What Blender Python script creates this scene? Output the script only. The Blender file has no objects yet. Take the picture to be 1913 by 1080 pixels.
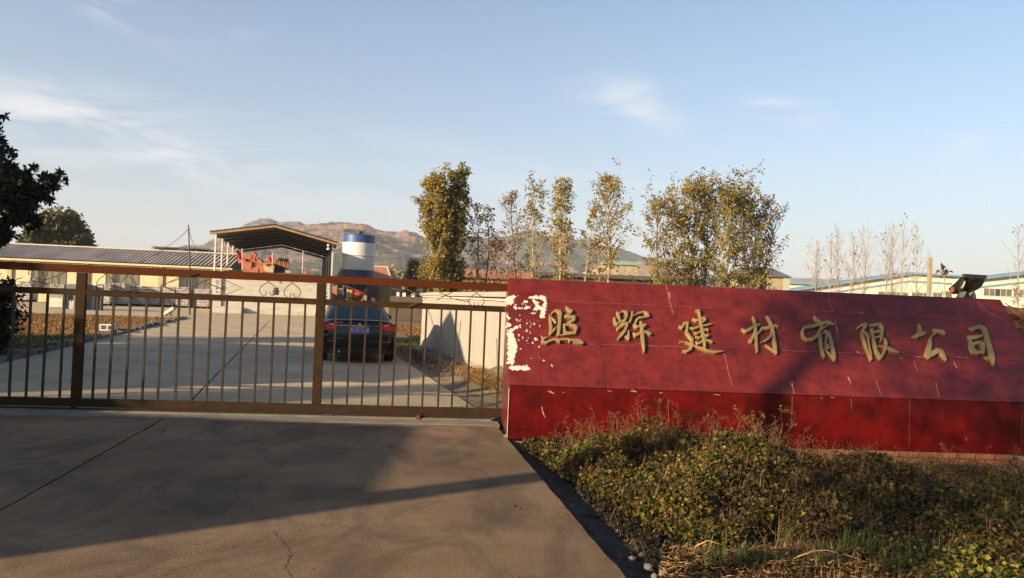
import bpy, math, random
import numpy as np
from mathutils import Vector, Matrix, noise as mnoise

# ------------------------------------------------------------------ camera, sky, sun, exposure
SC = bpy.context.scene
COL = SC.collection
FPX = 1440.0
PITCH = math.atan(20/1440)
ROLL = 0.042
CAMP = np.array([0, 0, 1.65])
_fw = np.array([0, math.cos(PITCH), math.sin(PITCH)])
_up = np.array([0, -math.sin(PITCH), math.cos(PITCH)])
_r = math.cos(ROLL)*np.array([1., 0, 0]) + math.sin(ROLL)*_up
_u = -math.sin(ROLL)*np.array([1., 0, 0]) + math.cos(ROLL)*_up
cam = bpy.data.objects.new('camera', bpy.data.cameras.new('camera'))
COL.objects.link(cam)
cam.data.sensor_width = 36
cam.data.lens = FPX/1913*36
cam.data.clip_end = 8000
cam.data.clip_start = 0.05
cam.matrix_world = Matrix(((_r[0], _u[0], -_fw[0], CAMP[0]), (_r[1], _u[1], -_fw[1], CAMP[1]),
                           (_r[2], _u[2], -_fw[2], CAMP[2]), (0, 0, 0, 1)))
SC.camera = cam

SUN_EL = math.radians(17.0)
SDIR = np.array([0.79, 0.61, 0.0])            # horizontal direction the light travels
SDIR = SDIR/np.linalg.norm(SDIR)
toward = Vector((-SDIR[0]*math.cos(SUN_EL), -SDIR[1]*math.cos(SUN_EL), math.sin(SUN_EL)))
sun = bpy.data.objects.new('sun', bpy.data.lights.new('sun', 'SUN'))
COL.objects.link(sun)
sun.data.energy = 5.0
sun.data.angle = math.radians(0.55)
sun.data.color = (1.0, 0.75, 0.46)
sun.rotation_euler = toward.to_track_quat('Z', 'Y').to_euler()

SC.view_settings.view_transform = 'Standard'
SC.view_settings.look = 'None'
SC.view_settings.exposure = 1.38
SC.view_settings.gamma = 1.0
SC.view_settings.use_curve_mapping = False
try:
    SC.cycles.max_bounces = 6
    SC.cycles.transparent_max_bounces = 8
    SC.cycles.volume_bounces = 0
    SC.cycles.use_denoising = True
except Exception:
    pass


def ray(x, y):
    return _fw + (x-956.5)/FPX*_r - (y-540)/FPX*_u


def gnd(x, y, z=0.0):
    d = ray(x, y)
    return CAMP + d*((z-CAMP[2])/d[2])


def atY(x, y, Y):
    d = ray(x, y)
    return CAMP + d*(Y/d[1])


world = bpy.data.worlds.new('World')
SC.world = world
world.use_nodes = True
wn, wl = world.node_tree.nodes, world.node_tree.links
wn.clear()
w_out = wn.new('ShaderNodeOutputWorld')
w_bg = wn.new('ShaderNodeBackground')
w_bg.inputs['Strength'].default_value = 0.081
sky = wn.new('ShaderNodeTexSky')
sky.sky_type = 'NISHITA'
sky.sun_disc = False
sky.sun_elevation = SUN_EL
sky.sun_rotation = math.atan2(toward.x, toward.y)
sky.altitude = 50
sky.air_density = 1.0
sky.dust_density = 1.8
sky.ozone_density = 2.0
wl.new(w_bg.outputs[0], w_out.inputs['Surface'])
tc = wn.new('ShaderNodeTexCoord')


def wmath(op, a, b=None, c=None):
    n = wn.new('ShaderNodeMath'); n.operation = op
    for i, v in enumerate((a, b, c)):
        if v is None: continue
        if isinstance(v, (int, float)): n.inputs[i].default_value = v
        else: wl.new(v, n.inputs[i])
    return n.outputs[0]


def wdot(vec):
    n = wn.new('ShaderNodeVectorMath'); n.operation = 'DOT_PRODUCT'
    wl.new(tc.outputs['Generated'], n.inputs[0]); n.inputs[1].default_value = vec
    return n.outputs['Value']


mapn = wn.new('ShaderNodeMapping'); mapn.inputs['Scale'].default_value = (2.2, 2.2, 11.0)
mapn.inputs['Rotation'].default_value = (0.0, -0.06, 0.0)
wl.new(tc.outputs['Generated'], mapn.inputs['Vector'])
cn = wn.new('ShaderNodeTexNoise'); cn.inputs['Scale'].default_value = 2.6; cn.inputs['Detail'].default_value = 9
cn.inputs['Roughness'].default_value = 0.58; cn.inputs['Distortion'].default_value = 0.7
wl.new(mapn.outputs[0], cn.inputs['Vector'])
cloud = None
# thin cirrus: centre (px), half sizes (px), strength, slope
for (cx, cy, hw, hh, st, sl) in ((190, 262, 420, 62, .75, .10), (150, 205, 150, 40, .5, .0), (235, 28, 90, 22, .9, .25),
                                 (455, 60, 40, 14, .35, .2), (1185, 200, 90, 48, .8, .45), (1458, 200, 70, 20, .9, .33),
                                 (1800, 268, 40, 20, .4, -.4), (700, 250, 230, 22, .22, .1), (1300, 130, 50, 20, .3, -.3),
                                 (1060, 355, 300, 40, .35, .0)):
    d = ray(cx, cy); d = d/np.linalg.norm(d)
    e1 = np.cross(d, [0, 0, 1.0]); e1 = e1/np.linalg.norm(e1)
    e2 = np.cross(e1, d)
    a1 = e1*math.cos(sl) - e2*math.sin(sl)
    a2 = e1*math.sin(sl) + e2*math.cos(sl)
    a = wmath('DIVIDE', wdot(a1), hw/FPX)
    b = wmath('DIVIDE', wdot(a2), hh/FPX)
    rr = wmath('ADD', wmath('MULTIPLY', a, a), wmath('MULTIPLY', b, b))
    m = wmath('MULTIPLY', wmath('POWER', 2.718, wmath('MULTIPLY', rr, -1.0)), st)
    m = wmath('MULTIPLY', m, wmath('GREATER_THAN', wdot(d), 0.0))
    cloud = m if cloud is None else wmath('ADD', cloud, m)
nz = wmath('MULTIPLY', wmath('SUBTRACT', cn.outputs['Fac'], 0.42), 5.0)
nzc = wn.new('ShaderNodeClamp'); wl.new(nz, nzc.inputs[0])
cl = wn.new('ShaderNodeClamp'); wl.new(wmath('MULTIPLY', wmath('MULTIPLY', cloud, nzc.outputs[0]), 0.8), cl.inputs[0])
mixw = wn.new('ShaderNodeMix'); mixw.data_type = 'RGBA'
wl.new(cl.outputs[0], mixw.inputs['Factor'])
SKYC = wn.new('ShaderNodeMix'); SKYC.data_type = 'RGBA'; SKYC.blend_type = 'MULTIPLY'
SKYC.inputs['Factor'].default_value = 1.0
veil = wn.new('ShaderNodeMix'); veil.data_type = 'RGBA'
elev = wmath('MAXIMUM', wdot((0, 0, 1)), 0.0)
wl.new(wmath('MULTIPLY', wmath('POWER', 2.718, wmath('MULTIPLY', elev, -5.5)), 0.82), veil.inputs['Factor'])
veil.inputs['B'].default_value = (2.70, 2.90, 3.12, 1)
wl.new(sky.outputs[0], SKYC.inputs['A']); SKYC.inputs['B'].default_value = (1.0, 1.0, 1.0, 1)
wl.new(SKYC.outputs['Result'], veil.inputs['A']); wl.new(veil.outputs['Result'], mixw.inputs['A'])
mixw.inputs['B'].default_value = (4.3, 4.3, 4.4, 1)
wl.new(mixw.outputs['Result'], w_bg.inputs['Color'])

# ------------------------------------------------------------------ helpers
RNG = np.random.default_rng(7)
rnd = random.Random(11)


def unit(v):
    v = np.asarray(v, float)
    return v/max(np.linalg.norm(v), 1e-9)


KM = 0.68
LOWL = ('field_straw', 'grass', 'weed_green', 'weed_dry', 'mixed_low_weed', 'shade_toned_creeper_leaf', 'evergreen_leaf', 'shade_toned_glossy_leaf')


def mat(name, c1, c2=None, scale=3.0, rough=0.8, metal=0.0, bump=0.0, bscale=None, c3=None, s3=0.5, t3=0.55,
        island=0.0, coat=0.0, stretch=None, objc=False, spec=None, detail=6, fac=(0.38, 0.62), transl=0.0, w3=0.06, kf=None):
    kf = KM if kf is None else kf
    c1 = tuple(v*kf for v in c1); c2 = c2 and tuple(v*kf for v in c2); c3 = c3 and tuple(v*kf for v in c3)
    m = bpy.data.materials.new(name); m.use_nodes = True
    N, L = m.node_tree.nodes, m.node_tree.links
    b = N['Principled BSDF']
    b.inputs['Roughness'].default_value = rough
    b.inputs['Metallic'].default_value = metal
    if coat: b.inputs['Coat Weight'].default_value = coat; b.inputs['Coat Roughness'].default_value = 0.06
    if spec is not None: b.inputs['Specular IOR Level'].default_value = spec
    if objc:
        t = N.new('ShaderNodeTexCoord'); src = t.outputs['Object']
    else:
        g = N.new('ShaderNodeNewGeometry'); src = g.outputs['Position']
    if stretch:
        mp = N.new('ShaderNodeMapping'); mp.inputs['Scale'].default_value = stretch
        L.new(src, mp.inputs['Vector']); src = mp.outputs[0]
    col = None
    if c2 is not None:
        n = N.new('ShaderNodeTexNoise'); n.inputs['Scale'].default_value = scale; n.inputs['Detail'].default_value = detail
        n.inputs['Roughness'].default_value = 0.62
        L.new(src, n.inputs['Vector'])
        r = N.new('ShaderNodeValToRGB')
        r.color_ramp.elements[0].position = fac[0]; r.color_ramp.elements[1].position = fac[1]
        r.color_ramp.elements[0].color = (*c1, 1); r.color_ramp.elements[1].color = (*c2, 1)
        L.new(n.outputs['Fac'], r.inputs[0]); col = r.outputs[0]
        if c3 is not None:
            n3 = N.new('ShaderNodeTexNoise'); n3.inputs['Scale'].default_value = s3; n3.inputs['Detail'].default_value = 8
            n3.inputs['Roughness'].default_value = 0.65
            L.new(src, n3.inputs['Vector'])
            r3 = N.new('ShaderNodeValToRGB'); r3.color_ramp.elements[0].position = t3; r3.color_ramp.elements[1].position = t3+w3
            L.new(n3.outputs['Fac'], r3.inputs[0])
            mx = N.new('ShaderNodeMix'); mx.data_type = 'RGBA'
            L.new(r3.outputs[0], mx.inputs['Factor']); L.new(col, mx.inputs['A']); mx.inputs['B'].default_value = (*c3, 1)
            col = mx.outputs['Result']
    if island:
        g2 = N.new('ShaderNodeNewGeometry')
        hsv = N.new('ShaderNodeHueSaturation')
        mr = N.new('ShaderNodeMapRange'); mr.inputs['To Min'].default_value = 1-island; mr.inputs['To Max'].default_value = 1+island
        L.new(g2.outputs['Random Per Island'], mr.inputs['Value']); L.new(mr.outputs[0], hsv.inputs['Value'])
        if col is None: hsv.inputs['Color'].default_value = (*c1, 1)
        else: L.new(col, hsv.inputs['Color'])
        col = hsv.outputs[0]
    if col is None: b.inputs['Base Color'].default_value = (*c1, 1)
    else: L.new(col, b.inputs['Base Color'])
    if bump:
        nb = N.new('ShaderNodeTexNoise'); nb.inputs['Scale'].default_value = bscale or scale*6; nb.inputs['Detail'].default_value = 6
        nb.inputs['Roughness'].default_value = 0.7
        L.new(src, nb.inputs['Vector'])
        bp = N.new('ShaderNodeBump'); bp.inputs['Strength'].default_value = min(1.0, bump*4); bp.inputs['Distance'].default_value = 0.02*bump
        L.new(nb.outputs['Fac'], bp.inputs['Height']); L.new(bp.outputs[0], b.inputs['Normal'])
    if transl:
        tr = N.new('ShaderNodeBsdfTranslucent'); ms = N.new('ShaderNodeMixShader'); ms.inputs[0].default_value = transl
        if col is not None: L.new(col, tr.inputs['Color'])
        out = N['Material Output']
        L.new(b.outputs[0], ms.inputs[1]); L.new(tr.outputs[0], ms.inputs[2]); L.new(ms.outputs[0], out.inputs['Surface'])
    return m


def leafmat(name, cols, rough=0.55, transl=0.3, patch=None, pscale=0.6, spec=0.25):
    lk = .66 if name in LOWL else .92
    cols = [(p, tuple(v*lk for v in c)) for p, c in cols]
    patch = patch and [(p, tuple(v*lk for v in c)) for p, c in patch]
    """cols: list of (pos, rgb) chosen per leaf; patch: second list used in patches."""
    m = bpy.data.materials.new(name); m.use_nodes = True
    N, L = m.node_tree.nodes, m.node_tree.links
    b = N['Principled BSDF']; b.inputs['Roughness'].default_value = rough
    b.inputs['Specular IOR Level'].default_value = spec
    g = N.new('ShaderNodeNewGeometry')

    def ramp(cs):
        r = N.new('ShaderNodeValToRGB'); r.color_ramp.interpolation = 'LINEAR'
        while len(r.color_ramp.elements) < len(cs): r.color_ramp.elements.new(0.5)
        for e, (p, c) in zip(r.color_ramp.elements, cs): e.position = p; e.color = (*c, 1)
        L.new(g.outputs['Random Per Island'], r.inputs[0]); return r.outputs[0]
    col = ramp(cols)
    if patch:
        n = N.new('ShaderNodeTexNoise'); n.inputs['Scale'].default_value = pscale; n.inputs['Detail'].default_value = 3
        L.new(g.outputs['Position'], n.inputs['Vector'])
        r = N.new('ShaderNodeValToRGB'); r.color_ramp.elements[0].position = .44; r.color_ramp.elements[1].position = .58
        L.new(n.outputs['Fac'], r.inputs[0])
        mx = N.new('ShaderNodeMix'); mx.data_type = 'RGBA'
        L.new(r.outputs[0], mx.inputs['Factor']); L.new(col, mx.inputs['A']); L.new(ramp(patch), mx.inputs['B']); col = mx.outputs['Result']
    L.new(col, b.inputs['Base Color'])
    tr = N.new('ShaderNodeBsdfTranslucent'); L.new(col, tr.inputs['Color'])
    ms = N.new('ShaderNodeMixShader'); ms.inputs[0].default_value = transl
    L.new(b.outputs[0], ms.inputs[1]); L.new(tr.outputs[0], ms.inputs[2]); L.new(ms.outputs[0], N['Material Output'].inputs['Surface'])
    return m


def wm(o):
    m = o.matrix_basis.copy()
    while o.parent: o = o.parent; m = o.matrix_basis @ m
    return m


def tag(o, label=None, cat=None, group=None, kind=None):
    if label: o['label'] = label
    if cat: o['category'] = cat
    if group: o['group'] = group
    if kind: o['kind'] = kind
    return o


def empty(name, label, cat, loc=(0, 0, 0), rz=0.0, group=None):
    o = bpy.data.objects.new(name, None); COL.objects.link(o)
    o.location = tuple(float(v) for v in loc); o.rotation_euler = (0, 0, rz)
    o.empty_display_size = 0.1
    return tag(o, label, cat, group)


def copy_tree(o, parent=None):
    c = o.copy(); COL.objects.link(c); c.parent = parent
    for ch in list(o.children): copy_tree(ch, c)
    return c


class MB:
    """mesh builder in world coordinates (or local when no parent matrix is used)"""
    def __init__(s): s.v = []; s.f = []
    def add(s, vs, fs):
        n = len(s.v); s.v += [tuple(map(float, p)) for p in vs]; s.f += [tuple(n+i for i in f) for f in fs]; return s
    def box(s, c, d, rz=0.0, M=None):
        x, y, z = d[0]/2, d[1]/2, d[2]/2
        ps = [(-x, -y, -z), (x, -y, -z), (x, y, -z), (-x, y, -z), (-x, -y, z), (x, -y, z), (x, y, z), (-x, y, z)]
        if M is not None: ps = [tuple(M @ Vector(p)) for p in ps]
        elif rz:
            ca, sa = math.cos(rz), math.sin(rz); ps = [(p[0]*ca-p[1]*sa, p[0]*sa+p[1]*ca, p[2]) for p in ps]
        ps = [(p[0]+c[0], p[1]+c[1], p[2]+c[2]) for p in ps]
        return s.add(ps, [(0, 3, 2, 1), (4, 5, 6, 7), (0, 1, 5, 4), (1, 2, 6, 5), (2, 3, 7, 6), (3, 0, 4, 7)])
    def bar(s, p, q, w, h, up=(0, 0, 1)):
        p, q = np.array(p, float), np.array(q, float); d = unit(q-p)
        a = np.cross(d, up)
        if np.linalg.norm(a) < 1e-4: a = np.cross(d, (0, 1, 0))
        a = unit(a); b = np.cross(a, d); a = a*w/2; b = b*h/2
        ps = [p-a-b, p+a-b, p+a+b, p-a+b, q-a-b, q+a-b, q+a+b, q-a+b]
        return s.add(ps, [(0, 1, 2, 3), (7, 6, 5, 4), (0, 4, 5, 1), (1, 5, 6, 2), (2, 6, 7, 3), (3, 7, 4, 0)])
    def tube(s, pts, r, n=6, cap=True):
        pts = [np.array(p, float) for p in pts]; m = len(pts)
        rs = r if hasattr(r, '__len__') else [r]*m
        base = len(s.v); a = None; vs = []
        for i, p in enumerate(pts):
            d = unit(pts[min(i+1, m-1)]-pts[max(i-1, 0)])
            if a is None:
                a = np.cross(d, (0, 0, 1));
                if np.linalg.norm(a) < 0.05: a = np.cross(d, (0, 1, 0))
            a = unit(a-d*np.dot(a, d)); b = np.cross(d, a)
            for k in range(n):
                t = 2*math.pi*k/n; vs.append(p+(a*math.cos(t)+b*math.sin(t))*rs[i])
        fs = [(i*n+k, i*n+(k+1) % n, (i+1)*n+(k+1) % n, (i+1)*n+k) for i in range(m-1) for k in range(n)]
        if cap: fs += [tuple(range(n-1, -1, -1)), tuple((m-1)*n+k for k in range(n))]
        return s.add(vs, fs)
    def lathe(s, prof, c, n=32):
        vs = [(c[0]+r*math.cos(2*math.pi*k/n), c[1]+r*math.sin(2*math.pi*k/n), c[2]+z) for r, z in prof for k in range(n)]
        fs = [(i*n+k, i*n+(k+1) % n, (i+1)*n+(k+1) % n, (i+1)*n+k) for i in range(len(prof)-1) for k in range(n)]
        return s.add(vs, fs)
    def prism(s, poly, off):
        """poly: list of 3d points, extruded by vector off"""
        n = len(poly); off = np.array(off, float)
        vs = [np.array(p, float) for p in poly]; vs = vs+[p+off for p in vs]
        fs = [tuple(range(n-1, -1, -1)), tuple(range(n, 2*n))]+[(i, (i+1) % n, n+(i+1) % n, n+i) for i in range(n)]
        return s.add(vs, fs)
    def build(s, name, m, parent=None, smooth=False, bevel=0.0, fixn=False):
        me = bpy.data.meshes.new(name)
        vs = s.v
        if parent is not None:
            Mi = wm(parent).inverted(); vs = [tuple(Mi @ Vector(p)) for p in vs]
        me.from_pydata(vs, [], s.f)
        if fixn:
            import bmesh
            bm = bmesh.new(); bm.from_mesh(me); bmesh.ops.recalc_face_normals(bm, faces=bm.faces); bm.to_mesh(me); bm.free()
        if m is not None: me.materials.append(m)
        if smooth:
            for p in me.polygons: p.use_smooth = True
        me.update()
        o = bpy.data.objects.new(name, me); COL.objects.link(o)
        if parent is not None: o.parent = parent
        if bevel:
            md = o.modifiers.new('bevel', 'BEVEL'); md.width = bevel; md.segments = 2; md.limit_method = 'ANGLE'
        return o


def fast_mesh(name, V, loops, starts_len, m, parent=None, smooth=False):
    """V (n,3); loops flat indices; starts_len constant face size"""
    if parent is not None:
        Mi = np.array(wm(parent).inverted()); V = V @ Mi[:3, :3].T + Mi[:3, 3]
    me = bpy.data.meshes.new(name)
    nf = len(loops)//starts_len
    me.vertices.add(len(V)); me.vertices.foreach_set('co', V.astype(np.float32).ravel())
    me.loops.add(len(loops)); me.loops.foreach_set('vertex_index', loops.astype(np.int32))
    me.polygons.add(nf); me.polygons.foreach_set('loop_start', np.arange(nf, dtype=np.int32)*starts_len)
    try: me.polygons.foreach_set('loop_total', np.full(nf, starts_len, dtype=np.int32))
    except Exception: pass
    if smooth: me.polygons.foreach_set('use_smooth', np.ones(nf, dtype=bool))
    me.update(calc_edges=True); me.validate()
    if m is not None: me.materials.append(m)
    o = bpy.data.objects.new(name, me); COL.objects.link(o)
    if parent is not None: o.parent = parent
    return o


def leaves(name, P, size, m, parent=None, up=0.3, aspect=0.62, dirs=None, rng=RNG, droop=0.0):
    """kite-shaped folded leaf for every point"""
    n = len(P)
    if dirs is None:
        d = rng.normal(size=(n, 3)); d[:, 2] -= droop
    else: d = dirs.copy()
    d /= np.linalg.norm(d, axis=1)[:, None]
    nr = rng.normal(size=(n, 3)); nr[:, 2] += up*3
    a = np.cross(d, nr); a /= np.maximum(np.linalg.norm(a, axis=1), 1e-6)[:, None]
    nn = np.cross(a, d)
    s = (size*rng.uniform(0.6, 1.3, n))[:, None]
    w = s*aspect/2
    V = np.empty((n, 4, 3))
    V[:, 0] = P; V[:, 1] = P+d*s*0.45+a*w+nn*w*0.35; V[:, 2] = P+d*s; V[:, 3] = P+d*s*0.45-a*w+nn*w*0.35
    idx = np.arange(n)[:, None]*4
    loops = np.hstack([idx+0, idx+1, idx+2, idx+0, idx+2, idx+3]).ravel()
    return fast_mesh(name, V.reshape(-1, 3), loops, 3, m, parent)


def blades(name, P, h, w, m, parent=None, lean=0.5, rng=RNG, bend=0.4):
    """bent grass blades / stalks: two quads + tip"""
    n = len(P); az = rng.uniform(0, 2*np.pi, n); hh = (h*rng.uniform(0.5, 1.3, n))
    d = np.stack([np.cos(az), np.sin(az), np.zeros(n)], 1); sd = np.stack([-np.sin(az), np.cos(az), np.zeros(n)], 1)
    ln = rng.uniform(0.1, 1, n)[:, None]*lean
    up = np.array([0, 0, 1.0])
    p1 = P+up*hh[:, None]*0.5*(1-ln*.3)+d*hh[:, None]*ln*0.35
    p2 = p1+up*hh[:, None]*0.5*(1-ln*(0.6+bend))+d*hh[:, None]*ln*0.75
    ww = (w*rng.uniform(.6, 1.3, n))[:, None]
    V = np.empty((n, 5, 3)); V[:, 0] = P-sd*ww/2; V[:, 1] = P+sd*ww/2; V[:, 2] = p1+sd*ww*.4; V[:, 3] = p1-sd*ww*.4; V[:, 4] = p2
    i = np.arange(n)[:, None]*5
    loops = np.hstack([i, i+1, i+2, i, i+2, i+3, i+3, i+2, i+4]).ravel()
    return fast_mesh(name, V.reshape(-1, 3), loops, 3, m, parent)


# road frame: u to the right, v along the drive
RA = math.radians(15.4)
RO_ = np.array([-0.55, 11.9])
UD = np.array([math.cos(RA), math.sin(RA)]); VD = np.array([-math.sin(RA), math.cos(RA)])


def PR(u, v, z=0.0):
    p = RO_+UD*u+VD*v
    return np.array([p[0], p[1], z])


def glyph_mesh(name, strokes, unproj, mtl, parent, step=6.0, depth=0.03, bev=12.0, rise=0.006, wob=0.0, nrm=None):
    """union of variable-radius brush strokes -> bevelled solid.  unproj maps 2d points to points on the base surface."""
    pts = np.array([p for s in strokes for p in s], float)
    lo = pts[:, :2].min(0)-pts[:, 2].max()-step*2; hi = pts[:, :2].max(0)+pts[:, 2].max()+step*2
    xs = np.arange(lo[0], hi[0], step); ys = np.arange(lo[1], hi[1], step)
    X, Y = np.meshgrid(xs, ys)
    D = np.full(X.shape, 1e9)
    if wob:
        W = np.array([[mnoise.noise(Vector((x*0.035, y*0.035, 3.1)))+.8*mnoise.noise(Vector((x*.11, y*.11, 7.7))) for x in xs] for y in ys])*wob
    else: W = 0.0
    for s in strokes:
        for (a, b) in zip(s[:-1], s[1:]) if len(s) > 1 else [(s[0], s[0])]:
            ax, ay, ar = a; bx, by, br = b
            dx, dy = bx-ax, by-ay; L2 = dx*dx+dy*dy+1e-6
            t = np.clip(((X-ax)*dx+(Y-ay)*dy)/L2, 0, 1)
            d = np.hypot(X-ax-t*dx, Y-ay-t*dy)-(ar+(br-ar)*t)
            D = np.minimum(D, d)
    D = D+W
    verts = []; faces = []; cache = {}
    def hgt(d): return depth - (rise*(1-min(1.0, -d/bev))**2 if d < 0 else rise)
    def vert(key, x, y, h):
        k = (key, round(h, 5) == 0)
        if k not in cache:
            p, n = unproj(x, y); cache[k] = len(verts); verts.append(p+n*h)
        return cache[k]
    ny, nx = D.shape
    ins = D < 0
    for j in range(ny-1):
        for i in range(nx-1):
            q = [(i, j), (i+1, j), (i+1, j+1), (i, j+1)]
            fl = [ins[b, a] for a, b in q]
            if not any(fl): continue
            poly = []; isos = []
            for k in range(4):
                a, b = q[k], q[(k+1) % 4]
                da, db = D[a[1], a[0]], D[b[1], b[0]]
                if da < 0: poly.append(('g', a, xs[a[0]], ys[a[1]], hgt(da)))
                if (da < 0) != (db < 0):
                    t = da/(da-db); key = ('e', min(a, b), max(a, b))
                    poly.append((key[0], key[1:], xs[a[0]]+(xs[b[0]]-xs[a[0]])*t, ys[a[1]]+(ys[b[1]]-ys[a[1]])*t, depth-rise))
            idx = [vert((p[0], p[1]), p[2], p[3], p[4]) for p in poly]
            if len(idx) >= 3: faces.append(tuple(reversed(idx)))
            m = len(poly)
            for k in range(m):
                a, b = poly[k], poly[(k+1) % m]
                if a[0] == 'e' and b[0] == 'e':
                    a0 = vert((a[0], a[1]), a[2], a[3], 0.0); b0 = vert((b[0], b[1]), b[2], b[3], 0.0)
                    faces.append((idx[k], idx[(k+1) % m], b0, a0))
    mb = MB(); mb.v = [tuple(v) for v in verts]; mb.f = faces
    return mb.build(name, mtl, parent)


def plane_unproj(p0, n, zoom):
    ox, oy, sc = zoom
    p0 = np.array(p0, float); n = unit(n)
    def f(x, y):
        d = ray(ox+x/sc, oy+y/sc); t = np.dot(p0-CAMP, n)/np.dot(d, n)
        return CAMP+d*t, n
    return f


def text_part(name, body, size, M, m, parent, depth=0.003, offset=0.0):
    cu = bpy.data.curves.new(name, 'FONT'); cu.body = body; cu.size = size; cu.extrude = depth; cu.align_x = 'CENTER'; cu.align_y = 'CENTER'
    cu.offset = offset
    tmp = bpy.data.objects.new('tmp_text', cu); COL.objects.link(tmp)
    dg = bpy.context.evaluated_depsgraph_get(); me = bpy.data.meshes.new_from_object(tmp.evaluated_get(dg))
    bpy.data.objects.remove(tmp, do_unlink=True)
    me.transform(M); me.materials.clear(); me.materials.append(m)
    o = bpy.data.objects.new(name, me); COL.objects.link(o); o.parent = parent
    return o

# ------------------------------------------------------------------ materials
M = {}
def concrete_out():
    m = bpy.data.materials.new('forecourt_concrete'); m.use_nodes = True
    N, L = m.node_tree.nodes, m.node_tree.links; b = N['Principled BSDF']; b.inputs['Roughness'].default_value = .9
    b.inputs['Specular IOR Level'].default_value = .15
    g = N.new('ShaderNodeNewGeometry')
    def nz(sc, det, ro=.6, st=(1, 1, 1), dist=0.0):
        q = N.new('ShaderNodeMapping'); q.inputs['Scale'].default_value = st; L.new(g.outputs['Position'], q.inputs['Vector'])
        n = N.new('ShaderNodeTexNoise'); n.inputs['Scale'].default_value = sc; n.inputs['Detail'].default_value = det; n.inputs['Roughness'].default_value = ro
        n.inputs['Distortion'].default_value = dist
        L.new(q.outputs[0], n.inputs['Vector']); return n.outputs['Fac']
    def ramp(f, p):
        r = N.new('ShaderNodeValToRGB')
        while len(r.color_ramp.elements) < len(p): r.color_ramp.elements.new(.5)
        for e, (x, c) in zip(r.color_ramp.elements, p): e.position = x; e.color = (*c, 1)
        L.new(f, r.inputs[0]); return r.outputs[0]
    def mix(f, a, bb, t='MIX'):
        x = N.new('ShaderNodeMix'); x.data_type = 'RGBA'; x.blend_type = t
        if isinstance(f, float): x.inputs['Factor'].default_value = f
        else: L.new(f, x.inputs['Factor'])
        L.new(a, x.inputs['A']); L.new(bb, x.inputs['B']); return x.outputs['Result']
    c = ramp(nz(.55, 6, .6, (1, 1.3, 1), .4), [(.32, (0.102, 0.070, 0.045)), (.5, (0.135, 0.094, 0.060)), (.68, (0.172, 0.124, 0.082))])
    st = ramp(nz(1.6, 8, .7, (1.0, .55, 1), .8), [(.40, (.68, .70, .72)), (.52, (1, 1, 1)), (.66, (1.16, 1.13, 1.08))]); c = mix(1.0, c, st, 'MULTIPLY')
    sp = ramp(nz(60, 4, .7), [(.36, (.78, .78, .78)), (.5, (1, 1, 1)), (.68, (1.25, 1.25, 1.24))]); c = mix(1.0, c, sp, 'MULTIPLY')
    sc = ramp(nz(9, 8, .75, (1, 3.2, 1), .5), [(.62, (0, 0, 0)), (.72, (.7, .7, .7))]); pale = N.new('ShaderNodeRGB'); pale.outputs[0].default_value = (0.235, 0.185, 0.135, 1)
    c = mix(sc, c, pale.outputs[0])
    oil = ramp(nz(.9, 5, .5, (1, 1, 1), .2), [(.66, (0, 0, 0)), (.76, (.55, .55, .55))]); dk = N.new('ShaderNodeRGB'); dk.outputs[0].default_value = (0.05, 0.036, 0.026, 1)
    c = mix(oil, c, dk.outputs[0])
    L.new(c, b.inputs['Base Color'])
    bp = N.new('ShaderNodeBump'); bp.inputs['Distance'].default_value = .008; bp.inputs['Strength'].default_value = .8
    L.new(nz(55, 8, .75), bp.inputs['Height']); L.new(bp.outputs[0], b.inputs['Normal'])
    return m


M['conc_out'] = concrete_out()
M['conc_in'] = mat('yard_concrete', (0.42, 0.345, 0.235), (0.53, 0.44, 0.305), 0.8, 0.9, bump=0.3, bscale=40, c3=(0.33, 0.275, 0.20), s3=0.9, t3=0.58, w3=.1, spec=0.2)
M['joint'] = mat('joint_dirt', (0.03, 0.025, 0.02), (0.05, 0.04, 0.03), 8, 0.95)
M['sill'] = mat('sill_concrete', (0.15, 0.135, 0.115), (0.21, 0.19, 0.16), 3, 0.9, bump=0.4, bscale=30)
M['soil'] = mat('soil', (0.022, 0.016, 0.011), (0.055, 0.040, 0.027), 5, 0.98, bump=1.0, bscale=30, c3=(0.08, 0.055, 0.034), s3=2, t3=.58, w3=.1)
M['rubble'] = mat('rubble_stone', (0.05, 0.042, 0.034), (0.11, 0.092, 0.075), 9, 0.95, bump=0.5, island=0.4)
M['earth'] = mat('field_earth', (0.19, 0.12, 0.055), (0.30, 0.20, 0.10), 0.5, 0.98, bump=0.8, bscale=6, c3=(0.13, 0.10, 0.04), s3=0.15, t3=.55, w3=.15)
M['yarddirt'] = mat('yard_dirt', (0.11, 0.08, 0.055), (0.19, 0.15, 0.10), 2.5, 0.98, bump=1.0, bscale=14, c3=(0.24, 0.19, 0.12), s3=1.2, t3=.55, w3=.1)
M['field'] = mat('straw_field', (0.30, 0.165, 0.06), (0.42, 0.25, 0.10), 1.5, 0.98, bump=1.0, bscale=8, c3=(0.16, 0.12, 0.05), s3=0.5, t3=.6, w3=.1)
M['kerb'] = mat('kerb_stone', (0.11, 0.102, 0.09), (0.20, 0.185, 0.16), 5, 0.9, bump=0.6, bscale=25)
M['rust'] = mat('rusty_steel', (0.034, 0.022, 0.011), (0.052, 0.028, 0.013), 9, 0.8, spec=0.08, bump=0.4, bscale=90, c3=(0.085, 0.036, 0.014), s3=5.0, t3=.60, w3=.1)
M['rust_top'] = mat('rusty_steel_top', (0.088, 0.024, 0.006), (0.070, 0.020, 0.006), 4, 0.8, spec=0.08, bump=0.2, bscale=80, c3=(0.055, 0.026, 0.010), s3=2.0, t3=.56, w3=.1)
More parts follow.
